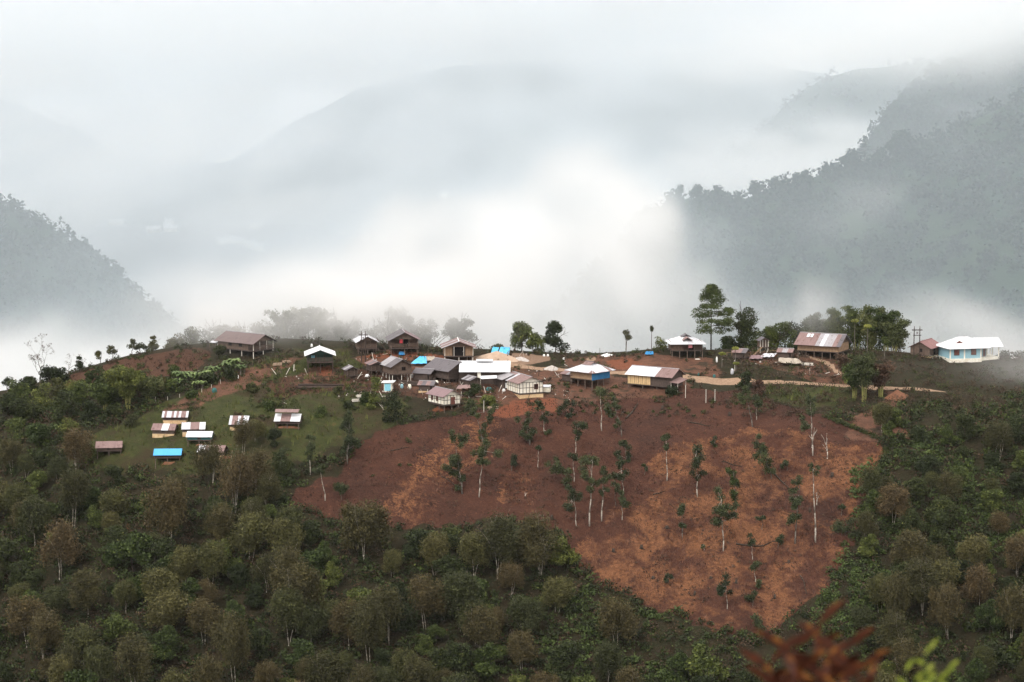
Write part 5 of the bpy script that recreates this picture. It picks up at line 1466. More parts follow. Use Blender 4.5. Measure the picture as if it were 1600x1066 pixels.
    # patched roof house
    h = stilt_house('stilt_house', 'wide stilt house with a patched grey and rust roof below the bamboo grove', 1286, 554, 8.8, 6.2, -27, 1.0, 1.6, 1.7, 'rrrrrgzggrd', 'ggrrgg', 'tanw', 'wood', (.6, .8), 0, 'post',
                    wins=((-3.2, -3.0, .9, .9, .8, 'y-', 'painted_dark'), (1.2, -3.0, .9, .6, .6, 'y-', 'painted_dark')), doors=((4.3, 0, .9, 1.5, 'x+', 'painted_dark'),), np_=(6, 3))
    M = Mesh(); M.slab([(-3.1, -1.5, 3.50), (-2.5, -1.5, 3.50), (-2.5, -.5, 4.06), (-3.1, -.5, 4.06)], .04); M.slab([(-2.3, -1.5, 3.50), (-1.8, -1.5, 3.50), (-1.8, -.5, 4.06), (-2.3, -.5, 4.06)], .04)
    for v in range(len(M.v)): M.v[v] = (M.v[v][0], M.v[v][1], M.v[v][2] + .12)
    M.build('roof_patch', W['white'], h)
    # red-brown house by the power pole
    stilt_house('house', 'small plank house with a red-brown roof left of the blue house', 1446, 554, 6.0, 4.2, -122, .2, 1.7, 1.1, 'RRRRR', 'RRRRR', 'wood', 'wood', (.4, .5), 0, 'post', 'house', group='houses at the right end of the crest', capm='redr',
                wins=((3.0, .2, 1.0, .6, .6, 'x+', 'painted_dark'),), doors=((0.5, 2.1, .8, 1.5, 'y+', 'painted_dark'),))
    # blue house
    c = hit(1512, 560) + Vector((0, 0, .3)); yw = math.radians(13)
    h = empty('blue_house', c, yw, 'light blue house with a bright white hipped roof and an open porch', 'house', 'houses at the right end of the crest')
    HOUSE_SPOTS.append((c.x, c.y, 6.5))
    M = Mesh(); M.box(-5.0, 1.7, -2.6, 3.4, 0, 2.35); M.box(1.7, 4.0, -.4, 3.4, 0, 2.35); M.build('wall', W['lblue'], h)
    M = Mesh(); M.box(-5.15, 1.85, -2.75, 3.5, -1.8, .0); M.box(1.85, 6.2, -1.9, 3.5, -1.8, .0); M.build('plinth', W['plaster'], h)
    for (x, y) in ((-5.0, -2.6), (-1.9, -2.6), (1.7, -2.6), (1.7, -.4), (4.0, -.4)):
        M = Mesh(); M.box(x - .13, x + .13, y - .06, y + .06, 0, 2.33); M.build('pilaster', W['plaster'], h)
    for (x, y) in ((4.1, -1.9), (6.0, -1.8), (6.0, 1.2)):
        M = Mesh(); M.bar((x, y, -.3), (x, y, 2.5), .12, n=8); M.build('porch_post', W['plaster'], h)
    for (x, w_) in ((-3.6, 1.05), (.1, 1.0)): window_(h, x, -2.6, 1.3, w_, 1.1, 'y-', 'shutter')
    window_(h, 2.5, -.4, 1.35, .4, 1.0, 'y-', 'shutter')
    door_(h, 3.45, -.4, .05, .55, 1.9, 'y-', 'shutter')
    r_ = hip_roof(h, 8.2, 6.2, 2.40, 1.75, .55, 'wwwwwwww', 'wwwwww'); r_.location = (-1.0, .4, 0)
    gable_roof(h, 6.4, 4.4, 2.42, 1.35, .3, .45, 'wwwww', 'wwwww', capm='white', x0=3.3, y0=.2, name='porch_roof')
    G_ = Mesh(); x = 6.3
    G_.v += [(x, -1.7, 2.42), (x, 2.1, 2.42), (x, .2, 3.6), (x + .06, -1.7, 2.42), (x + .06, 2.1, 2.42), (x + .06, .2, 3.6)]
    for f in ((0, 2, 1), (3, 4, 5), (0, 1, 4, 3), (1, 2, 5, 4), (2, 0, 3, 5)): G_.f.append(f); G_.m.append(0)
    G_.build('gable', W['shutter'], h)
    G_ = Mesh(); G_.v += [(-3.6, -1.6, 2.95), (-1.6, -1.6, 2.95), (-2.6, -1.55, 3.55), (-2.6, .6, 3.5)]
    for f, m_ in (((0, 1, 2), 0), ((0, 2, 3), 1), ((1, 3, 2), 1)): G_.f.append(f); G_.m.append(m_)
    G_.build('dormer', [W['shutter'], W['white']], h)

def build_field_huts():
    D = [  # column,row of the foot; L, W, yaw, stilt, wall, rise, front sheets, back sheets, wall material, label
        (275, 656, 4.4, 2.6, 0, .25, .6, .75, 'zrzzrzrzrrz', 'rrrrr', 'wood2', 'field hut with a finely striped white and rust roof, topmost of the cluster'),
        (258, 677, 4.0, 2.8, -6, .25, .7, .8, 'rrrwwrr', 'rrrr', 'wood', 'field hut with one white sheet amid a rust roof, left of the cluster'),
        (303, 674, 3.9, 2.9, 4, .25, .55, .85, 'zzzrrrww', 'rrrr', 'wood2', 'field hut with white sheets each side of a rusty middle'),
        (313, 688, 4.3, 2.8, -2, .3, .7, .65, 'wwwwww', 'wwww', 'teal', 'field hut with a plain white roof and teal walls'),
        (263, 716, 4.6, 2.8, 2, .35, .6, .75, 'BBBBBB', 'BBBB', 'wood2', 'field hut with a bright blue roof'),
        (333, 710, 4.5, 3.2, -10, .25, .55, .9, 'zwrwrrrr', 'rrrr', 'wood2', 'field hut whose rust roof has silver stripes at its left end'),
        (171, 705, 4.4, 2.8, 6, .3, .7, .8, 'rrrrrr', 'rrrr', 'wood', 'field hut with an all-rust roof and plank wall, farthest left'),
        (375, 666, 3.1, 3.0, -4, .25, .55, 1.15, 'zrrzrzz', 'rrrr', 'wood2', 'small field hut with upright silver and rust stripes, standing apart'),
        (451, 662, 4.4, 3.4, -4, .35, .55, .95, 'wwrrrwww', 'rrrrrr', 'wood2', 'field hut with silver lower sheets, the one nearest the village')]
    for cx, cy, L, Wd, yaw, st, wh, rise, pa, pb, wm, lb in D:
        h = stilt_house('field_hut', lb, cx, cy, L, Wd, yaw, st, wh, rise, pa, pb, wm, wm, (.25, .35), 0, 'post', 'hut', 'grain huts on the green slope', np_=(3, 2), cap=False)
        M = Mesh()
        M.box(-.3, .3, -Wd / 2 - .03, -Wd / 2 + .0, st + .05, st + wh - .05); M.build('door', W['frame'], h)
        if cx == 451:
            M = Mesh(); M.slab([(-2.3, -1.4, 2.30), (2.0, -1.4, 2.30), (2.1, -.1, 2.72), (-2.4, -.1, 2.72)], .05); M.build('upper_sheets', W['rust'], h)
        # a bare patch of dug earth at its foot
    for (px, py, L, wd) in [(263, 724, 3.0, .9), (345, 715, 5.0, .7), (314, 697, 2.4, .8), (372, 672, 1.6, .8), (450, 668, 5.0, .9), (250, 682, 2.0, .5)]:
        p = hit(px, py); V = []; F = []
        rs = np.random.RandomState(px)
        n = 16; V.append((0, 0, .22))
        for i in range(n):
            a = i / n * 6.283; k = rs.uniform(.75, 1.15)
            x, y = math.cos(a) * L / 2 * k, math.sin(a) * wd / 2 * k
            V.append((x, y, gz(p.x + x, p.y + y) - p.z - .08))
        for i in range(n):
            a = i / n * 6.283
            V.append((math.cos(a) * L / 4, math.sin(a) * wd / 4, .2 + rs.uniform(-.04, .06)))
        F = [(0, n + 1 + i, n + 1 + (i + 1) % n) for i in range(n)] + [(n + 1 + i, 1 + i, 1 + (i + 1) % n, n + 1 + (i + 1) % n) for i in range(n)]
        o = mesh_np('earth_bank', V, F, W['earthp'], smooth_=True, loc=p)
        tag(o, kind='structure')

def lump(name, px, py, L, wd, hgt, mat, label, cat, seed=0, rot=0.0, Y=None):
    p = hit(px, py) if Y is None else Vector((at(px, py, Y)[0], Y, gz(at(px, py, Y)[0], Y)))
    rs = np.random.RandomState(seed); n = 22; rings = 6; V = [(0, 0, hgt)]; F = []
    for j in range(1, rings + 1):
        t = j / rings
        for i in range(n):
            a = i / n * 6.283; k = 1 + .22 * math.sin(a * 3 + seed) * t + rs.uniform(-.05, .05)
            x = math.cos(a) * L / 2 * t * k; y = math.sin(a) * wd / 2 * t * k
            x, y = x * math.cos(rot) - y * math.sin(rot), x * math.sin(rot) + y * math.cos(rot)
            zt = hgt * (1 - t) ** .9 + (gz(p.x + x, p.y + y) - p.z) * t + rs.uniform(-.06, .06) * (1 - t)
            V.append((x, y, zt - (.12 if j == rings else 0)))
    F = [(0, 1 + i, 1 + (i + 1) % n) for i in range(n)]
    for j in range(rings - 1):
        for i in range(n):
            a = 1 + j * n + i; b = 1 + j * n + (i + 1) % n
            F.append((a, a + n, b + n, b))
    o = mesh_np(name, V, F, mat, smooth_=True, loc=p)
    return tag(o, label, cat)

def sagging_tarp(name, quad, mat, label, cat='tarpaulin', sag=.15, polesm=True, parent=None):
    """quad: four world points; a cloth sheet with folds, on poles"""
    r = empty(name, (0, 0, 0)); tag(r, label, cat)
    c = sum((Vector(q) for q in quad), Vector()) / 4
    c.z = gz(c.x, c.y); r.location = c
    n = 10; V = []; F = []
    a, b, cc, d = [Vector(q) - c for q in quad]
    for j in range(n + 1):
        for i in range(n + 1):
            u, v = i / n, j / n
            p = a.lerp(b, u).lerp(d.lerp(cc, u), v)
            p.z -= sag * math.sin(math.pi * u) * math.sin(math.pi * v) - .05 * math.sin(u * 17 + v * 5)
            V.append(tuple(p))
    for j in range(n):
        for i in range(n):
            q = j * (n + 1) + i
            F.append((q, q + 1, q + n + 2, q + n + 1))
    o = mesh_np('sheet', V, F, mat, r, smooth_=True)
    sl = o.modifiers.new('thick', 'SOLIDIFY'); sl.thickness = .02
    for q in quad:
        M = Mesh(); qq = Vector(q)
        M.bar((qq.x - c.x, qq.y - c.y, gz(qq.x, qq.y) - c.z - .3), Vector(q) - c, .05, n=5)
        M.build('pole', W['post'], r)
    return r

def build_logs():
    D = [(978, 655, 998, 632, .20, 'dark curved log on the upper field right of centre'), (1150, 852, 1215, 846, .16, 'long dark log lying across the lower field'), (1208, 740, 1240, 768, .18, 'dark log lying downhill in the right half of the field'),
         (1020, 775, 1040, 768, .12, 'short dark log on the straw slope'), (1128, 722, 1160, 730, .12, 'dark log below the top edge of the straw slope'), (880, 850, 868, 868, .16, 'charred log at the lower left corner of the straw slope'),
         (610, 706, 640, 700, .12, 'charred log on the left part of the field'), (1075, 660, 1110, 668, .14, 'log lying on the upper field below the dirt road'), (690, 745, 715, 762, .10, 'thin charred log left of the tufted trees'), (1250, 900, 1262, 930, .12, 'log lying near the right edge of the field')]
    for x0, y0, x1, y1, r_, lb in D:
        a, b = hit(x0, y0), hit(x1, y1); M = Mesh(); n = 6; pts = []
        for i in range(n + 1):
            t = i / n; x = a.x + (b.x - a.x) * t + .15 * math.sin(t * 5); y = a.y + (b.y - a.y) * t
            pts.append(Vector((x - a.x, y - a.y, gz(x, y) - a.z + r_ * .7)))
        for i in range(n): M.bar(pts[i], pts[i + 1], r_ * (1 - i * .08), r_ * (.92 - i * .08), 7)
        M.bar(pts[3], pts[3] + Vector((.5, -.2, .7)), r_ * .4, r_ * .2, 5)
        o = M.build('fallen_log', B_DARK, None, True); o.location = a; tag(o, lb, 'log', 'logs lying on the cleared field')
    rs = random.Random(88)
    for i, (px, py) in enumerate([(905, 872), (862, 812), (958, 862), (1002, 858), (1042, 826), (1110, 905), (1232, 880), (1150, 912), (1020, 905), (1085, 930), (1210, 935), (1265, 800), (1300, 745), (1035, 640), (1140, 650)]):
        p = hit(px, py); M = Mesh(); h = rs.uniform(.35, .7); r_ = rs.uniform(.16, .28)
        M.bar((0, 0, -.3), (.05, 0, h), r_ * 1.25, r_, 8); M.bar((.1, 0, .1), (.1 + r_ * 2, -.2, -.15), r_ * .5, r_ * .2, 5); M.bar((-.1, 0, .1), (-.1 - r_ * 2, -.1, -.15), r_ * .5, r_ * .2, 5)
        o = M.build('tree_stump', B_DARK, None, True); o.location = p
        tag(o, 'dark stump on the cleared field, ' + ['by the lower left corner', 'where brown soil meets straw', 'third up from the lower left corner', 'below the pale twin stems', 'left of the lone small tree', 'left of the round-headed tree', 'right of the round-headed tree pair', 'beside the round-headed tree', 'low on the left border', 'low in the middle', 'low near the right border', 'at the right border half way up', 'near the upper right corner', 'just below the yellow-walled house', 'below the road bend'][i], 'stump', 'stumps on the cleared field')

def build_debris():
    # boards, stones and rubbish strewn round the houses, beyond counting
    rs = np.random.RandomState(640)
    sets = {'ppost': Mesh(), 'wood': Mesh(), 'frame': Mesh(), 'stone': Mesh()}
    n = 0
    while n < 760:
        px, py = rs.uniform(545, 900), rs.uniform(552, 628)
        if rs.rand() < .3: px, py = rs.uniform(1130, 1330), rs.uniform(553, 590)
        if rs.rand() < .15: px, py = rs.uniform(430, 640), rs.uniform(560, 640)
        p = hit(px, py)
        if zone_at(Z_road, p.x, p.y) > .2 or any((p.x - a) ** 2 + (p.y - b) ** 2 < (c * .8) ** 2 for a, b, c in HOUSE_SPOTS): continue
        if vnoise(p.x / 6., p.y / 6., 33) < .42: continue
        k = ('ppost', 'wood', 'frame', 'frame', 'wood', 'stone', 'wood', 'frame', 'wood')[rs.randint(9)]; M = sets[k]
        if k == 'stone':
            r = rs.uniform(.08, .22); M.bar(p - Vector((0, 0, .05)), p + Vector((rs.uniform(-.05, .05), .03, r * 1.2)), r, r * .5, 6)
        else:
            L = rs.uniform(.3, 1.3); a = rs.rand() * 6.28; d = Vector((math.cos(a) * L, math.sin(a) * L, rs.uniform(-.05, .5) if rs.rand() < .75 else 1.3))
            M.bar(p + Vector((0, 0, .04)), p + d + Vector((0, 0, .04)), rs.uniform(.03, .08), n=4)
        n += 1
    for k, M in sets.items():
        tag(M.build('debris', W[k]), kind='stuff')

def build_things():
    # H-shaped power poles
    def hpole(px, py, h, label, sep=1.0, rz=0.0, Y=None):
        p = hit(px, py) if Y is None else Vector((at(px, py, Y)[0], Y, gz(at(px, py, Y)[0], Y)))
        r = empty('power_pole', p, rz, label, 'power pole', 'twin power poles')
        for sx in (-1, 1):
            M = Mesh(); M.bar((sx * sep / 2, 0, -1), (sx * sep / 2, 0, h), .11, .09, 8); M.build('post', W['frame'], r)
            M = Mesh(); M.bar((sx * sep / 2, 0, h + .0), (sx * sep / 2, 0, h + .35), .05, .07, 6); M.build('insulator', W['post'], r)
        M = Mesh(); M.box(-sep / 2 - .5, sep / 2 + .5, -.18, -.10, h - .55, h - .35); M.box(-sep / 2 - .25, sep / 2 + .25, -.18, -.10, h - 1.6, h - 1.45); M.build('crossarm', W['frame'], r)
        M = Mesh(); M.box(-.18, .18, -.34, -.18, h - 1.25, h - .8); M.build('switch_box', W['grey'], r)
    hpole(568, 566, 5.9, 'dark twin power pole standing in front of the silver-roofed house', .8)
    hpole(1432, 561, 6.4, 'dark twin power pole beside the red-brown-roofed house', 1.15)
    def pole(px, py, h, label, mat='ppost', r_=.06, cat='pole', group=None):
        p = hit(px, py); M = Mesh(); M.bar((0, 0, -.6), (0, 0, h), r_, r_ * .85, 6); M.box(-.1, .1, -.05, .05, h - .05, h)
        o = M.build('pole', W[mat], None); o.location = p; tag(o, label, cat, group)
    pole(730, 566, 4.4, 'white pole in front of the rusty-roofed bamboo-mat house')
    pole(1263, 0 + 560, 0.9, 'short stake beside the patched-roof house', 'post')
    pole(716, 636, 2.3, 'white pole at the right corner of the plum-roofed house')
    pole(1525, 560, .1 + 3.4, 'thin mast in front of the blue house', 'zinc', .03)
    for i, (px, py, h) in enumerate([(1103, 630, 2.6), (1117, 630, 2.6), (1071, 622, 2.4), (1148, 582, 1.8), (756, 645, 2.2), (1120, 566, 1.2)]):
        pole(px, py, h, ['pale post below the yellow-walled house, left of two', 'pale post below the yellow-walled house, right of two', 'pale prop post under the rusty porch roof', 'pale post on the bank under the papayas', 'pale post below the cluttered yard', 'leaning white post by the bank'][i])
    # fences
    def fence(pts, label, h=1.1, rails=True, mat='post', sp=1.0, jit=.25, name='fence'):
        r = empty(name, hit(*pts[0]), 0, label, 'fence', 'fences of the village')
        c = r.location
        rs = random.Random(int(pts[0][0]))
        P = [hit(*p) for p in pts]
        prev = None; RL = Mesh()
        for a, b in zip(P[:-1], P[1:]):
            n = max(1, int((b - a).xy.length / sp))
            for i in range(n):
                t = i / n; x, y = a.x + (b.x - a.x) * t, a.y + (b.y - a.y) * t
                z = gz(x, y); hh = h * (1 + rs.uniform(-jit, jit))
                M = Mesh(); e = (x - c.x + rs.uniform(-.1, .1), y - c.y, z - c.z + hh)
                M.bar((x - c.x, y - c.y, z - c.z - .3), e, .05, .04, 5); M.build('stake', W[mat], r)
                q = (x - c.x, y - c.y, z - c.z + h * .7)
                if prev and rails: RL.bar(prev, q, .03, n=4)
                prev = q
        if rails: RL.build('rail', W[mat], r)
    fence([(896, 560), (925, 559), (975, 556), (1000, 556)], 'sparse stake fence against the fog on the crest', 1.3, False, 'frame', 1.5, .5)
    fence([(560, 553), (600, 553), (650, 554)], 'stake fence below the two crest houses', 1.0, True, 'post', .9)
    fence([(1136, 556), (1180, 555), (1235, 553)], 'stake fence left of the patched-roof house', .9, True, 'tanw', .9)
    fence([(1452, 560), (1490, 562)], 'low pale fence between red-brown and blue houses', .8, True, 'ppost', .7)
    fence([(395, 570), (430, 562), (470, 556)], 'stake fence below the long brown house', .9, False, 'post', 1.2)
    fence([(243, 628), (300, 618), (345, 600), (380, 588)], 'line of pale stakes under the banana plants', .8, False, 'ppost', 2.0)
    # tarpaulins
    Y = 468
    A = lambda px, py, Y: tuple(at(px, py, Y))
    sagging_tarp('tarpaulin', [A(767, 553, 466), A(776, 554, 466), A(780, 543, 468.5), A(770, 542, 468.5)], W['sky_tarp'], 'smaller steep blue tarpaulin, left of the two on the crest')
    sagging_tarp('tarpaulin', [A(778, 554, 466), A(795, 554, 466), A(797, 543, 468.5), A(782, 542, 468.5)], W['sky_tarp'], 'larger blue tarpaulin, right of the two on the crest')
    p = hit(656, 570)
    sagging_tarp('tarpaulin', [(p.x - 1.8, p.y - 1.2, p.z + .35), (p.x + 1.5, p.y - 1.2, p.z + .4), (p.x + 1.2, p.y + 1.6, p.z + 1.5), (p.x - .2, p.y + 1.6, p.z + 1.5)], W['sky_tarp'], 'pale blue tarpaulin spread over a heap between the crest houses')
    p = hit(671, 567)
    sagging_tarp('tarpaulin', [(p.x - 1.0, p.y - .8, p.z + .5), (p.x + 1.4, p.y - .8, p.z + .5), (p.x + 1.0, p.y + 1.2, p.z + 1.1), (p.x - 1.0, p.y + 1.2, p.z + 1.1)], W['wtarp'], 'cream tarpaulin right beside the pale blue one')
    p = hit(628, 556)
    sagging_tarp('tarpaulin', [(p.x - .6, p.y - .5, p.z + .2), (p.x + .6, p.y - .5, p.z + .2), (p.x + .6, p.y + .3, p.z + .8), (p.x - .6, p.y + .3, p.z + .8)], W['bluetarp'], 'deep blue cover under the open-fronted purple-roofed house')
    p = hit(1014, 556)
    sagging_tarp('tarpaulin', [(p.x - .9, p.y - .5, p.z + .3), (p.x + .9, p.y - .5, p.z + .3), (p.x + .9, p.y + .5, p.z + .8), (p.x - .6, p.y + .5, p.z + .8)], W['bluetarp'], 'low blue cover left of the pink-laundry house')
    p = hit(1200, 561)
    sagging_tarp('drying_roof', [(p.x - 1.6, p.y - 1, p.z + .5), (p.x + 1.0, p.y - 1, p.z + .5), (p.x + 2.0, p.y + 1, p.z + 1.0), (p.x - .8, p.y + 1, p.z + 1.0)], W['zinc'], 'low bluish sheet roof left of the patched-roof house', 'sheet roof')
    p = hit(1182, 563)
    sagging_tarp('drying_roof', [(p.x - 1.6, p.y - 1, p.z + .4), (p.x + 1.0, p.y - 1, p.z + .4), (p.x + 1.6, p.y + 1, p.z + .9), (p.x - 1.0, p.y + 1, p.z + .9)], W['purple'], 'low rusty sheet roof at the end of the bank', 'sheet roof')
    p = hit(1238, 570)
    sagging_tarp('drying_roof', [(p.x - 3.0, p.y - 1.3, p.z + .6), (p.x + 2.2, p.y - 1.3, p.z + .3), (p.x + 1.2, p.y + 1.3, p.z + 1.1), (p.x - 2.6, p.y + 1.3, p.z + 1.3)], W['wtarp'], 'pale matting roof in front of the patched-roof house', 'sheet roof')
    p = hit(726, 613)
    sagging_tarp('drying_roof', [(p.x - 1.6, p.y - 1, p.z + .7), (p.x + 1.3, p.y - 1, p.z + .9), (p.x + 1.6, p.y + 1, p.z + 1.3), (p.x - 1.2, p.y + 1, p.z + 1.2)], W['rust'], 'rusty lean-to roof in front of the white hall', 'sheet roof')
    # heaps
    lump('sand_heap', 776, 560, 8.6, 5.0, 1.5, W['sand'], 'broad brown sand heap behind the white hall', 'sand heap', 3)
    lump('gravel_heap', 814, 562, 3.8, 2.4, .6, W['stone'], 'pale gravel heap right of the sand heap', 'gravel heap', 4)
    lump('gravel_heap', 862, 577, 3.2, 2.4, .8, W['stone'], 'grey gravel heap on the bend of the dirt road', 'gravel heap', 5)
    lump('earth_heap', 1402, 622, 4.6, 3.0, 1.6, W['earthp'], 'orange earth mound cut beside the dirt road', 'earth heap', 6)
    lump('stone_heap', 948, 556, 2.6, 1.6, .5, W['whitec'], 'white heap of sacks on the crest beside the fence', 'sack heap', 7)
    # stone steps / ramp, timber stacks, sacks, water tanks
    def stack(px, py, n, L, rot, mat, label, r_=.10, name='timber_stack'):
        p = hit(px, py); M = Mesh(); rs = random.Random(px)
        for k in range(n):
            row = int((math.sqrt(8 * k + 1) - 1) / 2)
            y = (k - row * (row + 1) / 2) * r_ * 2.1 - row * r_; z = -row * r_ * 1.8 + .25 + .1 * math.sqrt(n) * .9
            M.bar((-L / 2 + rs.uniform(-.2, .2), y, max(z, .02)), (L / 2 + rs.uniform(-.2, .2), y + rs.uniform(-.1, .1), max(z, .02)), r_, n=5)
        o = M.build(name, W[mat]); o.location = p + Vector((0, 0, .05)); o.rotation_euler = (0, math.radians(3), rot); tag(o, label, 'timber stack', 'stacks of timber')
    stack(566, 622, 6, 2.6, .6, 'ppost', 'pale timber pile left of the tall bright bush')
    stack(556, 628, 4, 2.0, .8, 'ppost', 'smaller pale timber pile on the rubble slope')
    stack(434, 572, 6, 2.4, .9, 'sand', 'grey timber pile on the slope below the long brown house')
    stack(448, 568, 5, 2.2, .9, 'sand', 'second grey timber pile nearer the green-walled house')
    stack(1262, 572, 5, 2.4, .1, 'ppost', 'bundle of pale poles below the matting roof')
    stack(500, 606, 10, 9.0, .35, 'frame', 'long dark log pile lying across the green slope', .2)
    stack(660, 603, 8, 6.0, .05, 'frame', 'dark firewood pile below the low dark-roofed house', .16)
    stack(640, 600, 7, 4.0, -.1, 'frame', 'dark firewood pile right of the grey-roofed plank house', .16)
    stack(905, 592, 5, 3.0, .3, 'post', 'brown timber pile left of the blue-sided house')
    stack(770, 640, 4, 2.0, .5, 'sand', 'small timber pile below the timbered house yard')
    def sack(px, py, label, mat='whitec', s=(.5, .35, .4), cat='sack'):
        p = hit(px, py); V = []; F = []; n = 10
        rs = np.random.RandomState(px)
        for j in range(6):
            t = j / 5; k = math.sin(math.pi * (.18 + .70 * t)) ** .6
            for i in range(n):
                a = i / n * 6.283
                V.append((math.cos(a) * s[0] * k * rs.uniform(.9, 1.1), math.sin(a) * s[1] * k * rs.uniform(.9, 1.1), t * s[2] * 2 - .1))
        for j in range(5):
            for i in range(n):
                q = j * n + i; q2 = j * n + (i + 1) % n
                F.append((q, q2, q2 + n, q + n))
        F.append(tuple(range(n))[::-1]); F.append(tuple(5 * n + i for i in range(n)))
        o = mesh_np('sack', V, F, W[mat], smooth_=True, loc=p); tag(o, label, cat, 'sacks and bundles lying about')
    for px, py, lb, m_, s_ in [(574, 590, 'white bundle above the tall bright bush', 'whitec', (.45, .3, .35)), (600, 575, 'round white bundle left of the grey-roofed house', 'whitec', (.25, .25, .25)), (643, 590, 'white sheet bundle at the corner of the grey-roofed house', 'whitec', (.4, .3, .4)),
                               (682, 600, 'cream bundle below the dark gable roof', 'plaster', (.4, .3, .4)), (640, 608, 'cream barrel right of the toilet cubicle', 'plaster', (.4, .35, .5)), (628, 607, 'pale blue barrel right of the toilet cubicle', 'lblue', (.3, .3, .45)),
                               (850, 557, 'white sack, left of the pair under the round trees', 'whitec', (.25, .2, .25)), (856, 557, 'white sack, right of the pair under the round trees', 'whitec', (.25, .2, .25)), (881, 562, 'white bundle at the top of the side path', 'whitec', (.25, .2, .25)),
                               (1120, 566, 'white thing lying on the bank under the papayas', 'whitec', (.2, .2, .55)), (1144, 585, 'grey barrel on the bank beside the road bend', 'zinc', (.35, .35, .6)), (1092, 587, 'teal barrel on the dirt road left of its twin', 'teal', (.25, .25, .3)),
                               (1116, 590, 'teal barrel on the dirt road right of its twin', 'teal', (.3, .3, .35)), (335, 614, 'teal sheet bundle on the red path below the bananas', 'teal', (.5, .3, .5)), (372, 592, 'white bundle under the rightmost banana plants', 'whitec', (.15, .12, .35)),
                               (487, 542, 'white post-box shape behind the green-walled house', 'whitec', (.25, .2, .35)), (342, 540, 'white bundle at the left end of the long brown house', 'whitec', (.3, .25, .3)), (764, 611, 'teal bundle under the white awning', 'teal', (.6, .4, .4)),
                               (787, 612, 'white bundle in front of the open shed', 'whitec', (.35, .25, .3)), (1010, 592, 'grey bundle left of the yellow-walled house', 'zinc', (.3, .3, .3)), (1090, 562, 'cream plank bundle in front of the pink-laundry house', 'ppost', (.6, .25, .12)), (1585, 560, 'pale bundle at the right edge past the blue house', 'whitec', (.8, .4, .15)),
                               (595, 583, 'white frame leaning in the cluttered yard left of the grey-roofed house', 'whitec', (.15, .15, .5)), (588, 582, 'white upright board in the cluttered yard', 'whitec', (.12, .12, .5)), (583, 580, 'pale upright board at the left of the cluttered yard', 'ppost', (.12, .12, .45))]:
        sack(px, py, lb, m_, s_, 'barrel' if 'barrel' in lb else 'bundle' if 'bundle' in lb else 'sack' if 'sack' in lb else 'clutter')
    # the far village on the other side of the valley: roofs showing through the mist
    rs = random.Random(5)
    FV = [(178, 352, 16), (192, 347, 12), (265, 351, 14), (262, 358, 12), (267, 362, 20), (236, 364, 12), (246, 363, 9), (398, 357, 16), (347, 382, 12), (360, 379, 14), (374, 382, 14), (392, 387, 16), (404, 392, 14), (534, 366, 14), (572, 376, 14), (596, 377, 18), (580, 395, 12), (694, 310, 10), (800, 306, 9)]
    for i, (px, py, wpx) in enumerate(FV):
        p = far_point(px, py); wd = wpx / FPX * p.y
        r = empty('valley_house', (p.x, p.y, p.z + 3), rs.uniform(-.3, .3), None, 'house', 'white roofs of the far village in the mist')
        M = Mesh(); M.box(-wd / 2, wd / 2, -4, 4, -9, 3.0); M.build('wall', W['plaster'], r)
        gable_roof(r, wd, 8, 3.0, 3.0, 1, 1, 'ww', 'ww', False, th=.3)
        FARV.append((r, px, py))
FARV = []
def far_point(px, py):
    '''the nearest place on the far slopes seen at this point of the photograph'''
    XX, YY, ZZ, TT = MTN['far'][1]
    dep = YY * CP - ZZ * SP
    u = 800 + FPX * XX / dep; v = 533 - FPX * (YY * SP + ZZ * CP) / dep
    q = (u - px) ** 2 + (v - py) ** 2 + np.where(TT > 0.02, 0, 1e9)
    i = int(np.argmin(q))
    g = Vector((XX.flat[i], YY.flat[i], ZZ.flat[i]))
    ys = np.linspace(1700, 4500, 600); d = ray(px, py); d = d / d[1]
    b = d[2] * ys <= ground(d[0] * ys, ys)
    if b.any() and (q.flat[i] > 150 or ys[int(np.argmax(b))] < g.y):
        y = ys[int(np.argmax(b))]; g = Vector((d[0] * y, y, d[2] * y))
    return g
# ------------------------------------------------------------------ build it all
build_village()
build_field_huts()
build_things()
build_debris()
build_logs()
build_forest()
build_field_trees()
build_crest_trees()
build_cover()
build_far_woods()
build_near_plants()

# every tree and distant roof gets a label that fits no other
ORD = ['leftmost', 'second from left', 'third from left', 'fourth from left', 'fifth from left', 'sixth from left', 'seventh from left', 'eighth from left',
       'ninth from left', 'tenth from left', 'eleventh from left', 'twelfth from left']
def area(px, py):
    if py > 1060: return 'along the bottom edge'
    if py < 556 and 230 < px < 760: return 'behind the crest houses'
    if px < 420:
        if py < 690: return 'beside the big bamboo thicket'
        if py < 800: return 'just below the field huts'
        return 'in the lower left wood'
    if px < 640: return 'left of the cleared field' if py < 790 else 'under the left field corner' if py < 900 else 'deep in the middle wood'
    if px < 960: return 'on the dark upper field' if py < 800 else 'at the lower field edge' if py < 950 else 'below the field'
    if px < 1330: return 'on the orange field' if py > 760 else 'on the upper field'
    if py < 760: return 'below the blue house'
    return 'right of the field' if px < 1440 else 'in the right-hand wood'

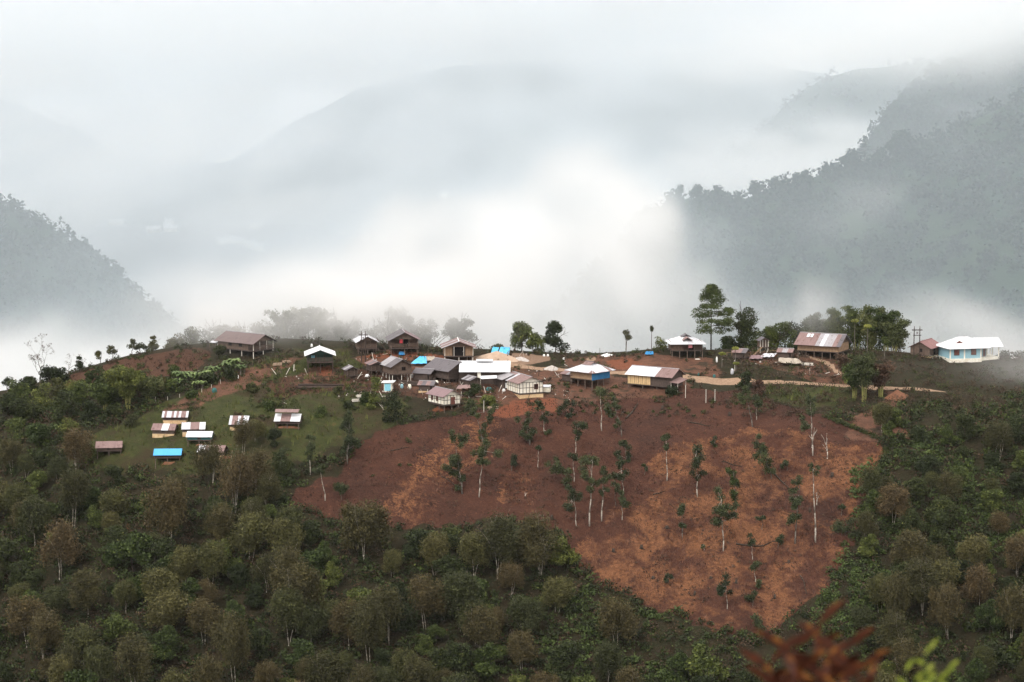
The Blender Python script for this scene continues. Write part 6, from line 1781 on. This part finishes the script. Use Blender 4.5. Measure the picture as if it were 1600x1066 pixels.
def label_all():
    groups = {}
    for o, look, cat, px, py, grp in TREE_META:
        groups.setdefault((look, area(px, py)), []).append((px, py, o, cat, grp))
    names = {1: [''], 2: ['upper', 'lower'], 3: ['upper', 'middle', 'lower'], 4: ['top', 'upper', 'lower', 'bottom'], 5: ['top', 'upper', 'middle', 'lower', 'bottom']}
    for (look, a), L in groups.items():
        nr = 1 if len(L) <= 6 else min(5, -(-len(L) // 8))
        L.sort(key=lambda t: t[1])
        rows = [L[len(L) * k // nr:len(L) * (k + 1) // nr] for k in range(nr)]
        for row, nme in zip(rows, names[nr]):
            row.sort(key=lambda t: (t[0], t[1]))
            for i, (px, py, o, cat, grp) in enumerate(row):
                t = f'{look} {a}' if len(L) == 1 else f'{look} {a}, {ORD[min(i, 11)]}' + (f' of its {nme} row' if nme else '')
                tag(o, t, cat, grp)
    FARV.sort(key=lambda t: t[1])
    for i, (o, px, py) in enumerate(FARV):
        o['label'] = 'far white-roofed house in the mist, ' + (ORD + ['seventh from right', 'sixth from right', 'fifth from right', 'fourth from right', 'third from right', 'second from right', 'rightmost'])[i]
label_all()
# ------------------------------------------------------------------ air: an even haze, and the mist lying in the valley
def volume_material(name, dens, aniso=.25, attr=False, col=(1, 1, 1), thick=(1.0, .996, .986), thin=(.865, .935, 1.0)):
    s = NT(name)
    v = s.n('ShaderNodeVolumePrincipled')
    if col is None:      # thin air scatters blue, thick mist white
        at1 = s.n('ShaderNodeAttribute', attribute_name='density')
        s.l(s.mix(s.mapr(at1.outputs['Fac'], .5, 4.0), thin, thick), v.inputs['Color'])
    else: v.inputs['Color'].default_value = (*col, 1)
    v.inputs['Anisotropy'].default_value = aniso
    v.inputs['Density'].default_value = dens
    v.inputs['Density Attribute'].default_value = 'density' if attr else ''
    s.l(v.outputs[0], s.out.inputs['Volume'])
    return s.m

def build_haze():
    m = Mesh()
    m.box(-2700, 2700, -70, 5300, -420, 420)
    o = m.build('haze', volume_material('haze_air', HAZE_D, .2, col=(.97, .985, 1.0)))
    tag(o, kind='stuff')

def bank(P, c, s, a):
    q = ((P[0] - c[0]) / s[0]) ** 2 + ((P[1] - c[1]) / s[1]) ** 2 + ((P[2] - c[2]) / s[2]) ** 2
    return a * np.exp(-q)

def mist_volume(name, lo, hi, res, fun, mat):
    lo = np.array(lo, float); hi = np.array(hi, float)
    n = [int(r) for r in res]
    ax = [np.linspace(lo[i], hi[i], n[i]) for i in range(3)]
    Z, Y, X = np.meshgrid(ax[2], ax[1], ax[0], indexing='ij')
    D = fun((X, Y, Z)).astype(np.float32)
    # fades out at the faces of its own region
    for i, A in enumerate((X, Y, Z)):
        e = (hi[i] - lo[i]) * .04
        if i == 1:
            D = D * smooth(0, 1, (A - lo[i]) / 5.0) * smooth(0, 1, (hi[i] - A) / 20.0); continue
        D = D * smooth(0, 1, (A - lo[i]) / e) * smooth(0, 1, (hi[i] - A) / e)
    me = bpy.data.meshes.new(name)
    V = np.stack([X, Y, Z], -1).reshape(-1, 3).astype(np.float32)
    me.vertices.add(len(V)); me.vertices.foreach_set('co', V.ravel())
    a = me.attributes.new('d', 'FLOAT', 'POINT'); a.data.foreach_set('value', D.ravel() * 1000.0)
    me.materials.append(mat)
    o = bpy.data.objects.new(name, me)
    link(o)
    tag(o, kind='stuff')
    g = bpy.data.node_groups.new(name + '_fill', 'GeometryNodeTree')
    g.interface.new_socket('Geometry', in_out='INPUT', socket_type='NodeSocketGeometry')
    g.interface.new_socket('Geometry', in_out='OUTPUT', socket_type='NodeSocketGeometry')
    N = g.nodes; L = g.links
    gi = N.new('NodeGroupInput'); go = N.new('NodeGroupOutput')
    vc = N.new('GeometryNodeVolumeCube')
    vc.inputs['Min'].default_value = lo; vc.inputs['Max'].default_value = hi
    for k, r in zip(('Resolution X', 'Resolution Y', 'Resolution Z'), n): vc.inputs[k].default_value = r
    pos = N.new('GeometryNodeInputPosition')
    sep = N.new('ShaderNodeSeparateXYZ'); L.new(pos.outputs[0], sep.inputs[0])
    idx = None
    stride = (1, n[0], n[0] * n[1])
    for i in range(3):
        a1 = N.new('ShaderNodeMath'); a1.operation = 'SUBTRACT'; L.new(sep.outputs[i], a1.inputs[0]); a1.inputs[1].default_value = lo[i]
        a2 = N.new('ShaderNodeMath'); a2.operation = 'MULTIPLY'; L.new(a1.outputs[0], a2.inputs[0]); a2.inputs[1].default_value = (n[i] - 1) / (hi[i] - lo[i])
        a3 = N.new('ShaderNodeMath'); a3.operation = 'ROUND'; L.new(a2.outputs[0], a3.inputs[0])
        fi = N.new('FunctionNodeFloatToInt'); L.new(a3.outputs[0], fi.inputs[0])
        im = N.new('FunctionNodeIntegerMath'); im.operation = 'MULTIPLY'; L.new(fi.outputs[0], im.inputs[0]); im.inputs[1].default_value = stride[i]
        if idx is None: idx = im.outputs[0]
        else:
            ad = N.new('FunctionNodeIntegerMath'); ad.operation = 'ADD'; L.new(idx, ad.inputs[0]); L.new(im.outputs[0], ad.inputs[1]); idx = ad.outputs[0]
    na = N.new('GeometryNodeInputNamedAttribute'); na.data_type = 'FLOAT'; na.inputs[0].default_value = 'd'
    si = N.new('GeometryNodeSampleIndex'); si.data_type = 'FLOAT'; si.domain = 'POINT'; si.clamp = True
    L.new(gi.outputs[0], si.inputs['Geometry']); L.new(na.outputs[0], si.inputs['Value']); L.new(idx, si.inputs['Index'])
    L.new(si.outputs[0], vc.inputs['Density'])
    sm = N.new('GeometryNodeSetMaterial'); sm.inputs['Material'].default_value = mat
    L.new(vc.outputs[0], sm.inputs['Geometry'])
    L.new(sm.outputs[0], go.inputs[0])
    md = o.modifiers.new('fill', 'NODES'); md.node_group = g
    return o

HAZE_D = 0.000025

def near_mist(P):
    X, Y, Z = P
    A = lambda px, py, Y0: at(px, py, Y0)
    wx = X + (fbm(X / 45, Y / 260, Z / 45, 4, 61) - .5) * 62
    wz = Z + (fbm(X / 45, Y / 260, Z / 45, 4, 71) - .5) * 48
    Q = (wx, Y, wz)
    n = fbm(X / 24, Y / 420, Z / 16, 6, 51)
    lump = smooth(.38, .64, n)
    d = 0
    d = d + bank(Q, A(930, 385, 800), (24, 120, 27), .0095)
    d = d + bank(Q, A(820, 425, 800), (34, 120, 18), .0070)
    d = d + bank(Q, A(840, 500, 760), (50, 120, 15), .0085)
    d = d + bank(Q, A(985, 330, 830), (18, 90, 17), .0080)
    d = d + bank(Q, A(620, 440, 820), (56, 140, 14), .0045)
    d = d + bank(Q, A(440, 480, 800), (60, 140, 17), .0035)
    d = d + bank(Q, A(60, 640, 760), (75, 110, 11), .030)
    d = d + bank(Q, A(760, 400, 810), (26, 100, 13), .0050)
    edge = (1048 - 800) / FPX * Y + 22 * (fbm(Z / 22, Y / 250, X / 60, 3, 58) - .5) * .6
    d = d * (1 - .93 * smooth(-3, 8, X - edge) * smooth(-75, -58, Z))
    d = d + bank(Q, A(1500, 532, 700), (36, 90, 6.5), .0075) + bank(Q, A(1260, 540, 740), (40, 90, 7), .003)
    d = d * (.40 + .95 * lump) + bank(Q, A(1000, 430, 800), (14, 120, 25), .0060) * (.5 + .5 * lump)
    # thin veil drifting over the trees on the crest
    L2 = smooth(.30, .70, fbm(X / 14, Y / 20, Z / 10, 3, 57))
    d = d + bank(P, A(490, 485, 482), (17, 8, 7), .120) * (.3 + L2)
    d = d + bank(P, A(660, 478, 484), (20, 8, 8), .140) * (.3 + L2)
    d = d + bank(P, A(350, 495, 482), (14, 8, 6), .110) * (.3 + L2)
    d = d + bank(P, A(1275, 485, 480), (3.5, 5, 5), .080)
    d = d + bank(P, A(1590, 560, 480), (9, 8, 5), .035) * (.3 + L2)
    d = d + bank(P, A(395, 520, 466), (10, 6, 3.5), .022) + bank(P, A(1600, 585, 456), (9, 7, 4), .045) * (.4 + L2) + bank(P, A(1440, 600, 458), (9, 6, 2.5), .012) * (.3 + L2)
    d = d + 0.00055 * smooth(472, 500, Y)
    return d

def far_mist(P):
    X, Y, Z = P
    A = lambda px, py, Y0: at(px, py, Y0)
    wx = X + (fbm(X / 160, Y / 160, Z / 160, 3, 61) - .5) * 200
    wz = Z + (fbm(X / 160, Y / 160, Z / 160, 3, 71) - .5) * 120
    Q = (wx, Y, wz)
    n = fbm(X / 85, Y / 900, Z / 42, 5, 81)
    lump = smooth(.40, .62, n)
    d = 0.00050 * (.75 + .5 * lump)
    d = d + 0.0050 * smooth(0, 150, Z + 52 + 120 * (n - .5) - 0.03 * X) * smooth(1750, 2500, Y)    # cloud deck on the far tops
    d = d + bank(Q, A(20, 190, 2900), (300, 400, 70), .0022) * (.4 + lump) + bank(Q, A(420, 230, 2700), (120, 300, 40), .0022) * lump
    d = d + bank(Q, A(520, 165, 2900), (230, 300, 75), .0021) * (.5 + .6 * lump)
    d = d + bank(Q, A(150, 260, 2200), (280, 350, 40), .0050) * (.3 + lump)
    d = d + bank(Q, A(1290, 225, 1960), (110, 150, 28), .012) * (.2 + 1.3 * lump)
    d = d + bank(Q, A(1230, 320, 1120), (14, 40, 16), .012) * (.2 + lump)
    d = d + bank(Q, A(1560, 20, 1450), (190, 130, 24), .012) * (.3 + lump)
    d = d + bank(Q, A(1440, 60, 1560), (60, 130, 20), .010)
    d = d + bank(Q, A(1420, 190, 1180), (60, 60, 9), .010) * lump
    d = d + bank(Q, A(230, 330, 2100), (200, 250, 22), .0035) * lump * (.3 + lump)
    d = d + bank(Q, A(1180, 290, 1900), (110, 200, 30), .004) * (.3 + lump)
    d = d + bank(Q, A(800, 430, 2300), (300, 400, 60), .0012) * (.3 + lump)
    d = d + bank(Q, A(300, 450, 2300), (300, 300, 36), .0022) * (.2 + lump)
    return d

build_haze()
M_MIST = volume_material('mist', .001, .25, True, None)     # the grid holds 1000 x the density
mist_volume('mist', (-300, 444, -190), (300, 1080, 60), (150, 118, 84), near_mist, volume_material('valley_mist', .001, .25, True, None, (.955, .950, .940), (.80, .92, 1.0)))
mist_volume('mist', (-900, 1085, -330), (950, 3700, 330), (150, 150, 84), far_mist, M_MIST)
